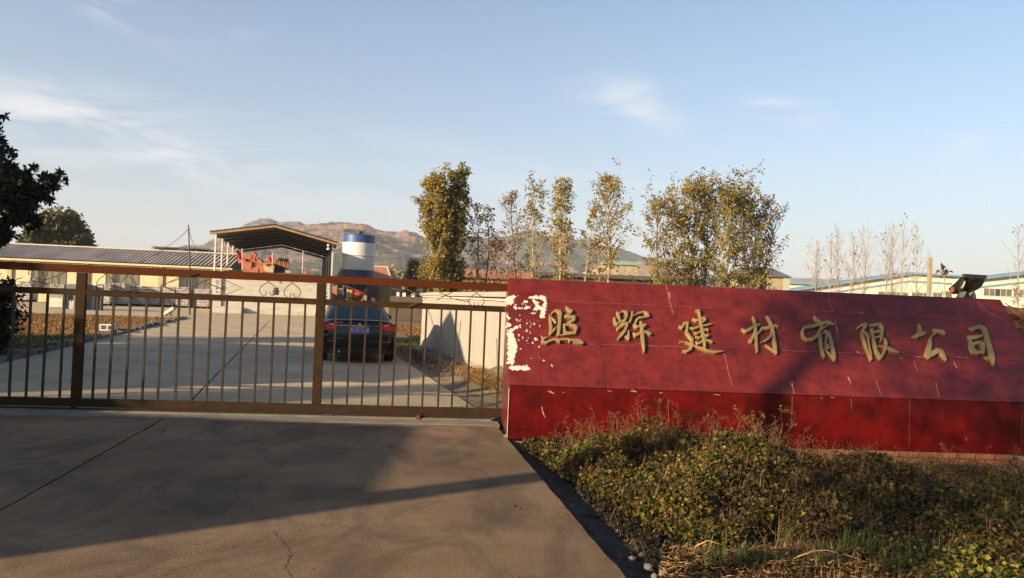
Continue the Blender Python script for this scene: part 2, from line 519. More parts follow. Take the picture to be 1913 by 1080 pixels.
M['picket'] = mat('picket_steel', (0.030, 0.024, 0.014), (0.046, 0.035, 0.019), 10, 0.6, spec=0.2, bump=0.2, bscale=90, c3=(0.075, 0.030, 0.014), s3=5.0, t3=.60, w3=.05)
M['thin_iron'] = mat('thin_iron', (0.05, 0.04, 0.03), (0.08, 0.05, 0.035), 15, 0.6, metal=0.3)
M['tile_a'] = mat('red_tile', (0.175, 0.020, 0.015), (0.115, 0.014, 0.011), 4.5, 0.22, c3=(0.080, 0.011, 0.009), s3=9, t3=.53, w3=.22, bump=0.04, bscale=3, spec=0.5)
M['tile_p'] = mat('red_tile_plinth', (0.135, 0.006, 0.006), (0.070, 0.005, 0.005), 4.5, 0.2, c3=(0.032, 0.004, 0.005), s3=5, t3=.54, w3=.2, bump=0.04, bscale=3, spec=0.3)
M['grout'] = mat('grout', (0.10, 0.02, 0.02), (0.26, 0.12, 0.10), 12, 0.9)
M['gold'] = mat('gold_letter', (0.25, 0.185, 0.078), (0.34, 0.25, 0.105), 9, 0.5, metal=0.15, bump=0.1, bscale=40, c3=(0.25, 0.17, 0.07), s3=9, t3=.6, w3=.1)
M['white_res'] = mat('white_residue', (0.74, 0.70, 0.62), (0.62, 0.58, 0.50), 25, 0.9, bump=0.5, bscale=80)
M['chip'] = mat('chipped_edge', (0.62, 0.42, 0.36), (0.36, 0.14, 0.12), 20, 0.8)
M['brick'] = mat('brick_red', (0.24, 0.075, 0.035), (0.33, 0.12, 0.055), 12, 0.9, bump=0.5, bscale=60, objc=True, c3=(0.20, 0.13, 0.08), s3=4, t3=.58, w3=.1)
M['mortar'] = mat('mortar', (0.20, 0.16, 0.11), (0.28, 0.22, 0.15), 8, 0.95, bump=0.6)
M['plaster_w'] = mat('white_plaster', (0.36, 0.335, 0.30), (0.43, 0.405, 0.365), 1.6, 0.92, kf=.64, bump=0.5, bscale=12, stretch=(2.5, 2.5, 0.8), c3=(0.25, 0.225, 0.19), s3=1.6, t3=.56, w3=.18)
M['plaster_g'] = mat('grey_plaster', (0.55, 0.52, 0.45), (0.66, 0.63, 0.55), 1.2, 0.92, bump=0.3, bscale=10, stretch=(1, 1, 3), c3=(0.40, 0.36, 0.29), s3=1.0, t3=.56, w3=.15)
M['cream'] = mat('cream_wall', (0.62, 0.54, 0.34), (0.70, 0.61, 0.40), 1.0, 0.9, bump=0.2, c3=(0.52, 0.45, 0.30), s3=.7, t3=.56, w3=.15)
M['cream_d'] = mat('cream_pilaster', (0.46, 0.38, 0.21), (0.52, 0.43, 0.24), 1.0, 0.9)
M['roofsheet'] = mat('grey_roof_sheet', (0.22, 0.19, 0.18), (0.34, 0.31, 0.30), 0.7, 0.8, c3=(0.17, 0.12, 0.10), s3=.5, t3=.55, w3=.12, stretch=(1, .25, 1))
M['rooflight'] = mat('pale_edge', (0.50, 0.47, 0.42), (0.60, 0.57, 0.50), 4, 0.8)
M['glass'] = mat('dark_glass', (0.035, 0.04, 0.045), (0.07, 0.075, 0.07), 0.8, 0.12, spec=0.6)
M['glassg'] = mat('dusty_glass', (0.13, 0.125, 0.10), (0.20, 0.19, 0.15), 0.8, 0.35, spec=0.5)
M['frame_w'] = mat('pale_frame', (0.55, 0.54, 0.50), None, rough=0.6)
M['frame_d'] = mat('dark_frame', (0.10, 0.09, 0.08), None, rough=0.6)
M['steel_w'] = mat('galvanised_column', (0.50, 0.49, 0.47), (0.60, 0.58, 0.54), 5, 0.45, metal=0.3)
M['steel_d'] = mat('dark_steel', (0.04, 0.04, 0.045), (0.07, 0.065, 0.06), 5, 0.6, metal=0.3)
M['shedroof'] = mat('dark_roof_sheet', (0.05, 0.055, 0.065), (0.085, 0.085, 0.09), 2, 0.6, metal=0.2)
M['fascia'] = mat('tan_fascia', (0.45, 0.30, 0.15), (0.36, 0.20, 0.10), 3, 0.7)
M['orange'] = mat('orange_paint', (0.36, 0.085, 0.028), (0.26, 0.065, 0.024), 4, 0.55, c3=(0.18, 0.07, 0.03), s3=3, t3=.58, w3=.08)
M['rustm'] = mat('rusty_machine', (0.22, 0.09, 0.04), (0.13, 0.06, 0.03), 4, 0.8)
M['beige'] = mat('beige_hopper', (0.46, 0.33, 0.15), (0.38, 0.26, 0.12), 3, 0.7)
M['flag'] = mat('red_flag', (0.62, 0.035, 0.02), None, rough=0.75, transl=0.0)
M['silo_w'] = mat('silo_white', (0.68, 0.68, 0.66), (0.75, 0.75, 0.73), 1.0, 0.45, c3=(0.6, 0.58, 0.54), s3=2, t3=.62, w3=.1)
M['silo_b'] = mat('silo_blue', (0.025, 0.075, 0.25), (0.03, 0.09, 0.30), 2.0, 0.45)
M['blue_d'] = mat('deep_blue_steel', (0.015, 0.03, 0.13), (0.02, 0.045, 0.18), 3.0, 0.5)
M['yellow'] = mat('yellow_paint', (0.62, 0.45, 0.08), None, rough=0.6)
M['redr'] = mat('red_rust', (0.16, 0.025, 0.015), None, rough=0.8)
M['redp'] = mat('red_paint', (0.50, 0.04, 0.03), None, rough=0.55)
M['purple'] = mat('maroon_panel', (0.09, 0.03, 0.055), None, rough=0.7)
M['olive_w'] = mat('olive_wall', (0.26, 0.21, 0.09), (0.30, 0.25, 0.11), 1, 0.9)
M['tileroof'] = mat('clay_roof', (0.34, 0.14, 0.07), (0.42, 0.19, 0.10), 2.5, 0.85)
M['brickwall_f'] = mat('far_brick', (0.28, 0.10, 0.06), (0.38, 0.16, 0.09), 1.6, 0.9)
M['darkwall'] = mat('dark_brown_wall', (0.07, 0.05, 0.035), (0.10, 0.075, 0.05), 1.5, 0.9)
M['white_f'] = mat('factory_white', (0.72, 0.68, 0.56), (0.78, 0.74, 0.62), 0.6, 0.85, c3=(0.62, 0.52, 0.34), s3=.6, t3=.63, w3=.05)
M['blue_f'] = mat('factory_blue', (0.16, 0.30, 0.40), (0.22, 0.36, 0.45), 1, 0.6)
M['slate'] = mat('slate_roof', (0.10, 0.11, 0.13), (0.15, 0.16, 0.18), 2, 0.7)
M['greyyel'] = mat('weathered_wall', (0.40, 0.34, 0.20), (0.28, 0.24, 0.15), 1.0, 0.9)
M['greenish'] = mat('pale_green_wall', (0.40, 0.44, 0.38), None, rough=0.8)
M['teal'] = mat('teal_roof', (0.20, 0.33, 0.28), None, rough=0.6)
M['black_st'] = mat('black_bucket_steel', (0.030, 0.028, 0.026), (0.075, 0.065, 0.05), 4, 0.5, metal=0.3, bump=0.2, bscale=30)
M['bucket_in'] = mat('worn_bucket_inside', (0.10, 0.085, 0.06), (0.055, 0.045, 0.035), 2.5, 0.6, metal=0.2)
M['postc'] = mat('concrete_post', (0.38, 0.32, 0.20), (0.29, 0.25, 0.17), 5, 0.9, bump=0.4, bscale=30)
M['clay'] = mat('orange_clay_wall', (0.60, 0.26, 0.075), (0.42, 0.18, 0.055), 5, 0.95, kf=1.0, bump=1.0, bscale=25, c3=(0.22, 0.13, 0.06), s3=4, t3=.56, w3=.06)
M['paint'] = mat('car_paint', (0.010, 0.010, 0.011), None, rough=0.16, coat=0.25, spec=0.35)
M['carglass'] = mat('car_glass', (0.03, 0.05, 0.055), None, rough=0.12, spec=0.35)
M['chrome'] = mat('chrome', (0.75, 0.75, 0.75), None, rough=0.12, metal=1.0)
M['tail'] = mat('tail_lens', (0.50, 0.010, 0.012), (0.36, 0.008, 0.01), 30, 0.25, kf=1.0, spec=0.3)
M['plate'] = mat('plate_blue', (0.015, 0.07, 0.42), None, rough=0.5)
M['plate_t'] = mat('plate_white', (0.8, 0.8, 0.8), None, rough=0.5)
M['rubber'] = mat('rubber', (0.015, 0.015, 0.015), (0.03, 0.028, 0.025), 10, 0.85)
M['blackpl'] = mat('black_plastic', (0.02, 0.02, 0.02), None, rough=0.5)
M['rim'] = mat('alloy_rim', (0.35, 0.35, 0.36), None, rough=0.3, metal=0.9)
M['ink'] = mat('black_ink', (0.015, 0.015, 0.015), None, rough=0.8)
M['paper'] = mat('white_paper', (0.72, 0.71, 0.70), (0.62, 0.60, 0.60), 3, 0.8)
M['greenink'] = mat('green_ink', (0.30, 0.36, 0.06), (0.42, 0.38, 0.08), 6, 0.8)
M['bark_p'] = mat('pale_bark', (0.42, 0.35, 0.22), (0.30, 0.24, 0.15), 4, 0.9)
M['bark_d'] = mat('dark_bark', (0.13, 0.10, 0.07), (0.20, 0.15, 0.10), 5, 0.9)
M['bark_g'] = mat('bare_twig_bark', (0.36, 0.32, 0.27), (0.28, 0.25, 0.22), 2, 0.9)
M['block'] = mat('pale_block', (0.55, 0.54, 0.52), (0.45, 0.44, 0.43), 3, 0.9, island=0.25)
M['blockd'] = mat('block_hole', (0.10, 0.09, 0.12), None, rough=0.9)
M['palletr'] = mat('pallet_maroon', (0.10, 0.035, 0.03), None, rough=0.9)
M['machine_g'] = mat('grey_machine', (0.22, 0.22, 0.20), (0.28, 0.27, 0.25), 2, 0.7)
M['corrug'] = mat('blue_grey_sheet', (0.10, 0.13, 0.16), (0.16, 0.19, 0.22), 1.5, 0.6, metal=0.2)
M['straw'] = leafmat('straw', [(0, (0.24, 0.14, 0.055)), (0.4, (0.34, 0.20, 0.08)), (0.7, (0.46, 0.31, 0.14)), (1, (0.30, 0.14, 0.05))], 0.8, 0.15)
M['stem'] = mat('dry_stem', (0.10, 0.055, 0.028), (0.16, 0.09, 0.04), 6, 0.9)
M['straw2'] = leafmat('field_straw', [(0, (0.20, 0.105, 0.035)), (0.4, (0.31, 0.165, 0.055)), (0.7, (0.42, 0.25, 0.09)), (1, (0.15, 0.11, 0.035))], 0.8, 0.15)
M['grass'] = leafmat('grass', [(0, (0.04, 0.075, 0.018)), (0.5, (0.07, 0.12, 0.028)), (0.85, (0.12, 0.15, 0.04)), (1, (0.22, 0.18, 0.06))], 0.6, 0.3)
M['weed_g'] = leafmat('weed_green', [(0, (0.020, 0.034, 0.008)), (0.35, (0.050, 0.072, 0.013)), (0.62, (0.12, 0.125, 0.020)), (0.82, (0.24, 0.18, 0.03)), (1, (0.26, 0.12, 0.03))], 0.55, 0.3,
                      patch=[(0, (0.035, 0.026, 0.012)), (0.4, (0.075, 0.048, 0.018)), (0.7, (0.13, 0.085, 0.026)), (1, (0.05, 0.05, 0.014))], pscale=1.1)
M['weed_r'] = leafmat('weed_dry', [(0, (0.09, 0.045, 0.022)), (0.4, (0.15, 0.07, 0.032)), (0.75, (0.22, 0.13, 0.05)), (1, (0.12, 0.10, 0.03))], 0.7, 0.2)
M['dark_w'] = leafmat('shade_toned_creeper_leaf', [(0, (0.010, 0.012, 0.006)), (0.5, (0.020, 0.022, 0.010)), (0.85, (0.035, 0.030, 0.014)), (1, (0.07, 0.045, 0.02))], 0.7, 0.2)  # leaf colour darkened to carry the shadow over the soil corner
M['weed_m'] = leafmat('mixed_low_weed', [(0, (0.04, 0.04, 0.012)), (0.4, (0.09, 0.075, 0.02)), (0.7, (0.15, 0.095, 0.032)), (1, (0.20, 0.12, 0.04))], 0.7, 0.2)
M['weed_y'] = leafmat('weed_yellowgreen', [(0, (0.14, 0.17, 0.025)), (0.6, (0.22, 0.22, 0.03)), (1, (0.30, 0.22, 0.04))], 0.5, 0.35)
M['pop'] = leafmat('poplar_leaf', [(0, (0.13, 0.125, 0.036)), (0.4, (0.24, 0.205, 0.048)), (0.7, (0.37, 0.275, 0.055)), (1, (0.44, 0.28, 0.065))], 0.5, 0.5)
M['pop_d'] = leafmat('poplar_leaf_deep', [(0, (0.06, 0.08, 0.022)), (0.4, (0.13, 0.14, 0.036)), (0.75, (0.27, 0.22, 0.05)), (1, (0.36, 0.24, 0.05))], 0.5, 0.45)
M['pop_b'] = leafmat('poplar_leaf_brown', [(0, (0.10, 0.075, 0.035)), (0.4, (0.19, 0.13, 0.045)), (0.7, (0.28, 0.19, 0.055)), (1, (0.12, 0.10, 0.05))], 0.5, 0.3)
M['ever'] = leafmat('evergreen_leaf', [(0, (0.06, 0.075, 0.025)), (0.5, (0.11, 0.12, 0.038)), (1, (0.19, 0.17, 0.06))], 0.6, 0.2)
M['dark_l'] = leafmat('shade_toned_glossy_leaf', [(0, (0.005, 0.009, 0.006)), (0.6, (0.010, 0.017, 0.010)), (1, (0.018, 0.026, 0.012))], 0.5, 0.04, spec=0.15)  # leaf colour blackened to stand for shade on the left-edge tree
M['brush'] = leafmat('brushwood_leaf', [(0, (0.10, 0.085, 0.04)), (0.4, (0.17, 0.12, 0.05)), (0.7, (0.24, 0.17, 0.06)), (1, (0.15, 0.13, 0.05))], 0.7, 0.25)
M['scrub'] = leafmat('scrub_leaf', [(0, (0.09, 0.09, 0.04)), (0.5, (0.16, 0.14, 0.06)), (1, (0.26, 0.19, 0.09))], 0.7, 0.2)

# ------------------------------------------------------------------ ground
def sheet(name, poly, z, m, kind='structure', parent=None, thick=0.0):
    mb = MB()
    if thick: mb.prism([(p[0], p[1], z-thick) for p in poly], (0, 0, thick))
    else: mb.add([(p[0], p[1], z) for p in poly], [tuple(range(len(poly)))])
    o = mb.build(name, m, parent, fixn=bool(thick))
    if kind and parent is None: tag(o, kind=kind)
    return o


sheet('ground', [(-2500, -200), (2500, -200), (2500, 4000), (-2500, 4000)], -0.16, M['earth'])

# forecourt outside the gate: cast slabs with open joints
FA = math.radians(9.4)
FO = np.array([0.02, 9.16])                       # right front corner of the lane at the sign
FU = np.array([math.cos(FA), math.sin(FA)]); FV = np.array([-math.sin(FA), math.cos(FA)])


def PF(u, v, z=0.0):
    p = FO+FU*u+FV*v
    return (p[0], p[1], z)


fore = tag(bpy.data.objects.new('forecourt', None), kind='structure'); COL.objects.link(fore)
sheet('joint_bed', [PF(-13, -14), PF(-0.03, -14), PF(-0.03, 0.86), PF(-13, 1.45)], -0.02, M['joint'], parent=fore, kind=None, thick=0.13)
gj = 0.007


def _unused(): pass


def rough_slab(name, u0, u1, v0, v1, m, parent, frame, z=0.0, th=0.019, amp=0.012, skew=0.0, step=0.12):
    """slab whose long edges are slightly broken"""
    pts = []
    def edge(a, b):
        n = max(2, int(abs(b[0]-a[0]+b[1]-a[1])/step))
        for k in range(n):
            t = k/n; u = a[0]+(b[0]-a[0])*t; v = a[1]+(b[1]-a[1])*t
            o = mnoise.noise(Vector((u*3.1, v*3.1, 5)))*amp
            pts.append((u+(o if a[1] != b[1] else 0), v+(o if a[0] != b[0] else 0)))
    edge((u0, v0), (u1, v0)); edge((u1, v0), (u1, v1)); edge((u1, v1), (u0, v1)); edge((u0, v1), (u0, v0))
    mb = MB(); mb.prism([frame(u, v, z-th) for u, v in pts], (0, 0, th))
    return mb.build(name, m, parent, fixn=True)


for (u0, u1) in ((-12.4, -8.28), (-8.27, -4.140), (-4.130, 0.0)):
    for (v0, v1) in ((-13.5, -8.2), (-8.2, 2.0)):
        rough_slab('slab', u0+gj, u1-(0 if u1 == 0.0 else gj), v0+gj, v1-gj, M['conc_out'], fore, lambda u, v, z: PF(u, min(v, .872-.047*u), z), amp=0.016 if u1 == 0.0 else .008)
# chipped flank of the forecourt slab and stone crumbs are added with the bed

# cracks in the foreground slab
def crack(pts, w, parent, frame, seed=0, z=0.0015):
    mb = MB(); rr = random.Random(seed)
    P = [np.array(p, float) for p in pts]; Q = []
    for a, b in zip(P[:-1], P[1:]):
        n = max(2, int(np.linalg.norm(b-a)/0.035))
        for k in range(n):
            t = k/n; p = a+(b-a)*t; p = p+np.array([rr.uniform(-1, 1), rr.uniform(-1, 1)])*0.009; Q.append(p)
    Q.append(P[-1]); vs = []; 
    for i, p in enumerate(Q):
        d = unit(np.append(Q[min(i+1, len(Q)-1)]-Q[max(i-1, 0)], 0))[:2]; n = np.array([-d[1], d[0]])
        ww = w*rr.uniform(.3, 1.2)*(1 if 0 < i < len(Q)-1 else .1)
        for s in (-1, 1):
            q = p+n*ww/2*s; vs.append((q[0], q[1], z))
    mb.add(vs, [(2*i, 2*i+2, 2*i+3, 2*i+1) for i in range(len(Q)-1)])
    return mb.build('crack', M['joint'], parent)


def gp(pl): return [gnd(x, y)[:2] for x, y in pl]


crack(gp([(508, 990), (530, 1015), (548, 1035), (530, 1060), (545, 1080)]), 0.006, fore, None, 1)
crack(gp([(575, 880), (568, 920), (580, 945)]), 0.004, fore, None, 2)
crack(gp([(292, 808), (335, 800), (380, 795), (420, 786)]), 0.016, fore, None, 3)
crack(gp([(268, 806), (300, 812), (310, 800)]), 0.02, fore, None, 4)
crack(gp([(290, 806), (330, 786), (322, 778)]), 0.012, fore, None, 5)
crack(gp([(455, 815), (462, 800), (458, 792)]), 0.008, fore, None, 6)
crack(gp([(60, 790), (120, 788), (170, 783)]), 0.02, fore, None, 7)

# yard inside the gate
yard = tag(bpy.data.objects.new('yard_pavement', None), kind='structure'); COL.objects.link(yard)
sheet('joint_bed', [PR(-8.18, -1.3), PR(-0.03, -1.3), PR(-0.03, 31.4), PR(-8.18, 31.4)], -0.02, M['joint'], parent=yard, kind=None, thick=0.12)
vs_ = [-0.92, 4.4, 9.6, 14.8, 20.0, 25.4, 31.0]
for (u0, u1) in ((-8.15, -4.08), (-4.06, 0.0)):
    for v0, v1 in zip(vs_[:-1], vs_[1:]):
        rough_slab('slab', u0+gj, u1-gj, v0+gj, v1-gj, M['conc_in'], yard, PR, z=rnd.uniform(-.002, .002), amp=.012)
sheet('plaza', [PR(-75, 31.01), PR(0.3, 31.01), PR(4, 60), PR(-75, 62)], 0.0, M['conc_in'], parent=yard, kind=None, thick=0.12)

# threshold strip and track under the gate
GA = math.atan2(10.49-9.72, -0.15+6.37)
GO = np.array([-6.37, 9.72]); GX = np.array([math.cos(GA), math.sin(GA)]); GY = np.array([-math.sin(GA), math.cos(GA)])


def PG(x, y, z=0.0):
    p = GO+GX*x+GY*y
    return (p[0], p[1], z)


thr = tag(bpy.data.objects.new('gate_threshold', None), kind='structure'); COL.objects.link(thr)
mb = MB(); mb.prism([PG(-7, -.43, -.1), PG(6.28, -.43, -.1), PG(6.28, -.13, -.1), PG(-7, -.13, -.1)], (0, 0, .112)); mb.build('front_strip', M['sill'], thr, fixn=True)
mb = MB(); mb.prism([PG(-7, -.085, -.1), PG(6.2, -.085, -.1), PG(6.6, .75, -.1), PG(-7, .75, -.1)], (0, 0, .125)); mb.build('back_strip', M['sill'], thr, fixn=True)
mb = MB(); mb.prism([PG(-7, -.13, -.1), PG(6.28, -.13, -.1), PG(6.28, -.085, -.1), PG(-7, -.085, -.1)], (0, 0, .07)); mb.build('groove', M['joint'], thr, fixn=True)
mb = MB(); mb.bar(PG(-7, -.02, .035), PG(6.2, -.02, .035), .02, .022); mb.build('track_rail', M['rust'], thr)

# strips beside the yard
sheet('verge', [PR(0.01, -1.2), PR(1.02, -1.2), PR(1.05, 12.6), PR(6, 13.2), PR(9, 31), PR(4, 46), PR(0.01, 31)], -0.03, M['yarddirt'])
sheet('field', [PR(-8.45, 1.0), PR(-8.45, 31.0), PR(-60, 31.0), PR(-60, 1.0)], -0.015, M['field'])
sheet('right_field', [PR(1.6, 13.5), PR(40, 13.5), PR(60, 60), PR(4.2, 60), PR(4.2, 46), PR(6, 31)], -0.02, M['field'])

# kerb stones along the left of the drive
kerb = tag(bpy.data.objects.new('kerb', None), kind='structure'); COL.objects.link(kerb)
kdat = []
for k in range(5):
    mb = MB(); mb.box((0, 0, 0), (1, 1, 1)); o = mb.build('stone_tmp', M['kerb'])
    for v in o.data.vertices:
        v.co += Vector((rnd.uniform(-.06, .06), rnd.uniform(-.03, .03), rnd.uniform(-.08, .08)))
    kdat.append(o.data); bpy.data.objects.remove(o)
v = 0.9
while v < 31.0:
    ln = rnd.uniform(.34, .62); hgt = rnd.uniform(.12, .24) if v < 24 else rnd.uniform(.10, .2)
    o = bpy.data.objects.new('kerb_stone', rnd.choice(kdat)); COL.objects.link(o); o.parent = kerb
    p = PR(-8.28+rnd.uniform(-.05, .04), v+ln/2, hgt/2-.06)
    o.location = p; o.scale = (rnd.uniform(.16, .26), ln*.94, hgt); o.rotation_euler = (rnd.uniform(-.05, .05), rnd.uniform(-.08, .08), RA+rnd.uniform(-.12, .12))
    v += ln+rnd.uniform(.0, .05)

# ------------------------------------------------------------------ hills
def hill(name, prof, D0, D1, m, seed, zbase, back=900, nr=70, step=2.2, rough=1.0):
    """terrain whose crest follows prof (azimuth pixel x, crest pixel y) at distance D1; slopes down to D0 in front"""
    px = np.arange(prof[0][0], prof[-1][0]+1, step)
    cy = np.interp(px, [p[0] for p in prof], [p[1] for p in prof])
    V = []; n = len(px)
    for j in range(nr):
        t = j/(nr-1)
        for i, x in enumerate(px):
            top = atY(x, cy[i], D1)
            e = max(top[2], 0.5)
            if t <= 0.75: q = t/0.75; dist = D0+(D1-D0)*q; h = q**1.25
            else: q = (t-.75)/.25; dist = D1+back*q; h = 1-q*q*0.9
            az = top[:2]/D1
            P = az*dist
            nn = mnoise.fractal(Vector((P[0]/95, P[1]/150, seed)), 0.9, 2.1, 6)
            g = abs(mnoise.noise(Vector((P[0]/60, P[1]/420, seed+9))))
            z = e*h*(1+0*nn) + rough*(nn*15-g*16)*min(1, h*3)*(1.0 if t < .7 else max(0.12, 1-(t-.7)*8) if t < .8 else 1)
            z += mnoise.noise(Vector((P[0]/9, P[1]/14, seed)))*1.6*rough*min(1, h*3)
            V.append((P[0], P[1], z+zbase))
    V = np.array(V)
    i, j = np.meshgrid(np.arange(n-1), np.arange(nr-1)); a = (j*n+i).ravel()
    loops = np.stack([a, a+1, a+n+1, a+n], 1).ravel()
    return tag(fast_mesh(name, V, loops, 4, m, smooth=True), kind='structure')


def hillmat(name, seed, rocky=.55):
    m = bpy.data.materials.new(name); m.use_nodes = True
    N, L = m.node_tree.nodes, m.node_tree.links; b = N['Principled BSDF']; b.inputs['Roughness'].default_value = .95
    b.inputs['Specular IOR Level'].default_value = 0.1
    g = N.new('ShaderNodeNewGeometry')
    mp = N.new('ShaderNodeMapping'); mp.inputs['Location'].default_value = (seed*100, 0, 0); L.new(g.outputs['Position'], mp.inputs['Vector'])
    def nz(sc, det, ro=.65, st=None):
        n = N.new('ShaderNodeTexNoise'); n.inputs['Scale'].default_value = sc; n.inputs['Detail'].default_value = det; n.inputs['Roughness'].default_value = ro
        s = mp.outputs[0]
        if st:
            q = N.new('ShaderNodeMapping'); q.inputs['Scale'].default_value = st; L.new(s, q.inputs['Vector']); s = q.outputs[0]
        L.new(s, n.inputs['Vector']); return n.outputs['Fac']
    def ramp(f, a, c0, bb, c1):
        r = N.new('ShaderNodeValToRGB'); r.color_ramp.elements[0].position = a; r.color_ramp.elements[1].position = bb
        r.color_ramp.elements[0].color = (*c0, 1); r.color_ramp.elements[1].color = (*c1, 1); L.new(f, r.inputs[0]); return r.outputs[0]
    def mix(f, a, bb):
        x = N.new('ShaderNodeMix'); x.data_type = 'RGBA'; L.new(f, x.inputs['Factor']); L.new(a, x.inputs['A']); L.new(bb, x.inputs['B']); return x.outputs['Result']
    veg = ramp(nz(.09, 6), .4, (0.030, 0.042, 0.026), .62, (0.075, 0.082, 0.050))
    rock = ramp(nz(.05, 7), .35, (0.20, 0.115, 0.09), .65, (0.34, 0.215, 0.165))
    sand = ramp(nz(.12, 4), .4, (0.30, 0.21, 0.14), .6, (0.38, 0.29, 0.21))
    fr = ramp(nz(.011, 10, .72, (1, 1, 4.5)), rocky-.02, (0, 0, 0), rocky+.06, (1, 1, 1))
    sp = N.new('ShaderNodeSeparateXYZ'); L.new(g.outputs['Position'], sp.inputs[0])
    mr = N.new('ShaderNodeMapRange'); mr.inputs['From Min'].default_value = 22; mr.inputs['From Max'].default_value = 58; L.new(sp.outputs['Z'], mr.inputs['Value'])
    mq = N.new('ShaderNodeMath'); mq.operation = 'MULTIPLY'; L.new(fr, mq.inputs[0]); L.new(mr.outputs[0], mq.inputs[1]); fr = mq.outputs[0]
    fs = ramp(nz(.013, 9, .7, (1.3, 1, 5)), .615, (0, 0, 0), .65, (1, 1, 1))
    spk = ramp(nz(.16, 4, .65, (1, 1, 2)), .55, (0, 0, 0), .60, (1, 1, 1))
    c = mix(fr, veg, rock); c = mix(fs, c, sand)
    dk = N.new('ShaderNodeRGB'); dk.outputs[0].default_value = (0.035, 0.04, 0.025, 1)
    ml = N.new('ShaderNodeMath'); ml.operation = 'MULTIPLY'; ml.inputs[1].default_value = .75; L.new(spk, ml.inputs[0])
    c = mix(ml.outputs[0], c, dk.outputs[0])
    L.new(c, b.inputs['Base Color'])
    bp = N.new('ShaderNodeBump'); bp.inputs['Distance'].default_value = 9; bp.inputs['Strength'].default_value = .9
    L.new(nz(.06, 8, .7), bp.inputs['Height']); L.new(bp.outputs[0], b.inputs['Normal'])
    return m


HMa = hillmat('hill_scrub_rock', 1, .50); HMb = hillmat('hill_far', 5, .56)
hill('hill', [(225, 520), (300, 478), (370, 462), (430, 452), (480, 440), (540, 432), (570, 419), (600, 411), (650, 406), (680, 409), (710, 420), (740, 430), (780, 437), (810, 444),
              (850, 462), (880, 480), (930, 500), (980, 520), (1040, 540), (1100, 562)], 650, 1150, HMa, 2.0, -1)
hill('hill', [(120, 522), (200, 475), (240, 466), (290, 461), (330, 461), (370, 455), (400, 442), (435, 427), (465, 412), (500, 405), (530, 406), (560, 413), (600, 424), (700, 450), (800, 490), (860, 520), (900, 555)], 1100, 1700, HMb, 9.0, -1, rough=1.2)
hill('hill', [(740, 545), (800, 462), (850, 444), (900, 434), (960, 433), (1000, 431), (1040, 435), (1080, 445), (1120, 450), (1165, 460), (1200, 471), (1230, 484), (1275, 500), (1330, 515), (1420, 530), (1500, 560), (1560, 585)], 900, 1500, HMb, 14.0, -1, rough=1.2)
M['sand'] = mat('sandy_bank', (0.42, 0.30, 0.18), (0.55, 0.42, 0.28), 0.12, 0.95, bump=1.0, bscale=1.0, c3=(0.24, 0.16, 0.09), s3=.15, t3=.55, w3=.08)
hill('quarry_bank', [(1010, 556), (1060, 522), (1100, 500), (1130, 489), (1180, 487), (1225, 494), (1250, 505), (1300, 530), (1340, 560)], 200, 300, M['sand'], 21.0, -0.3, back=80, nr=30, step=4, rough=.06)
hill('far_hill', [(1150, 565), (1300, 512), (1480, 518), (1560, 520), (1700, 530), (1900, 545), (2100, 560), (2300, 600)], 1500, 2600, HMb, 31.0, -1, rough=.3, nr=24, step=8)

# ------------------------------------------------------------------ haze (air)
hz = MB(); hz.box((-150, 1400, 98), (3600, 3000, 202.4))
ho = hz.build('haze', None); tag(ho, kind='stuff')
hm = bpy.data.materials.new('haze'); hm.use_nodes = True
for n in list(hm.node_tree.nodes):
    if n.type != 'OUTPUT_MATERIAL': hm.node_tree.nodes.remove(n)
pv = hm.node_tree.nodes.new('ShaderNodeVolumePrincipled')
pv.inputs['Color'].default_value = (0.80, 0.86, 1.0, 1); pv.inputs['Density'].default_value = 0.00020
pv.inputs['Anisotropy'].default_value = 0.0
hm.node_tree.links.new(pv.outputs[0], hm.node_tree.nodes['Material Output'].inputs['Volume'])
ho.data.materials.append(hm)

# ------------------------------------------------------------------ red sign wall
S0 = gnd(948, 820); SA = math.radians(4.0)
SX = np.array([math.cos(SA), math.sin(SA), 0]); SY = np.array([-math.sin(SA), math.cos(SA), 0])


def PS(x, y, z): return S0+SX*x+SY*y+np.array([0, 0, z])


sign = empty('sign_wall', 'long red tiled sign wall with gold brush-written characters beside the gate', 'sign', S0, SA)
ZB, ZT, YT, YB, SL = 0.63, 1.93, 1.14, 1.34, 6.90
core = MB()
prof = [(0.02, 0.0), (0.02, ZB), (YT, ZT-.02), (YB, ZT-.02), (YB, 0.0)]
core.prism([PS(0.02, y, z) for y, z in prof], SX*(SL-.03))
core.build('core', M['grout'], sign, fixn=True)


def tile(name, o, a, b, w, h, m, th=0.016, gap=0.0022):
    """tile on a plane: origin o, axes a (w) and b (h)"""
    a, b = unit(a), unit(b); n = np.cross(a, b)
    tw = rnd.uniform(-.0012, .0012); tv = rnd.uniform(-.0012, .0012)
    o = o+a*gap/2+b*gap/2; w -= gap; h -= gap; c = 0.0025
    def q(s, t, d): return o+a*s+b*t+n*(d+tw*(s/w-.5)*2+tv*(t/h-.5)*2)
    vs = [q(0, 0, -.01), q(w, 0, -.01), q(w, h, -.01), q(0, h, -.01), q(0, 0, th-c), q(w, 0, th-c), q(w, h, th-c), q(0, h, th-c),
          q(c, c, th), q(w-c, c, th), q(w-c, h-c, th), q(c, h-c, th)]
    mb = MB(); mb.add(vs, [(4, 5, 9, 8), (5, 6, 10, 9), (6, 7, 11, 10), (7, 4, 8, 11), (8, 9, 10, 11), (0, 1, 5, 4), (1, 2, 6, 5), (2, 3, 7, 6), (3, 0, 4, 7)])
    return mb.build(name, m, sign)


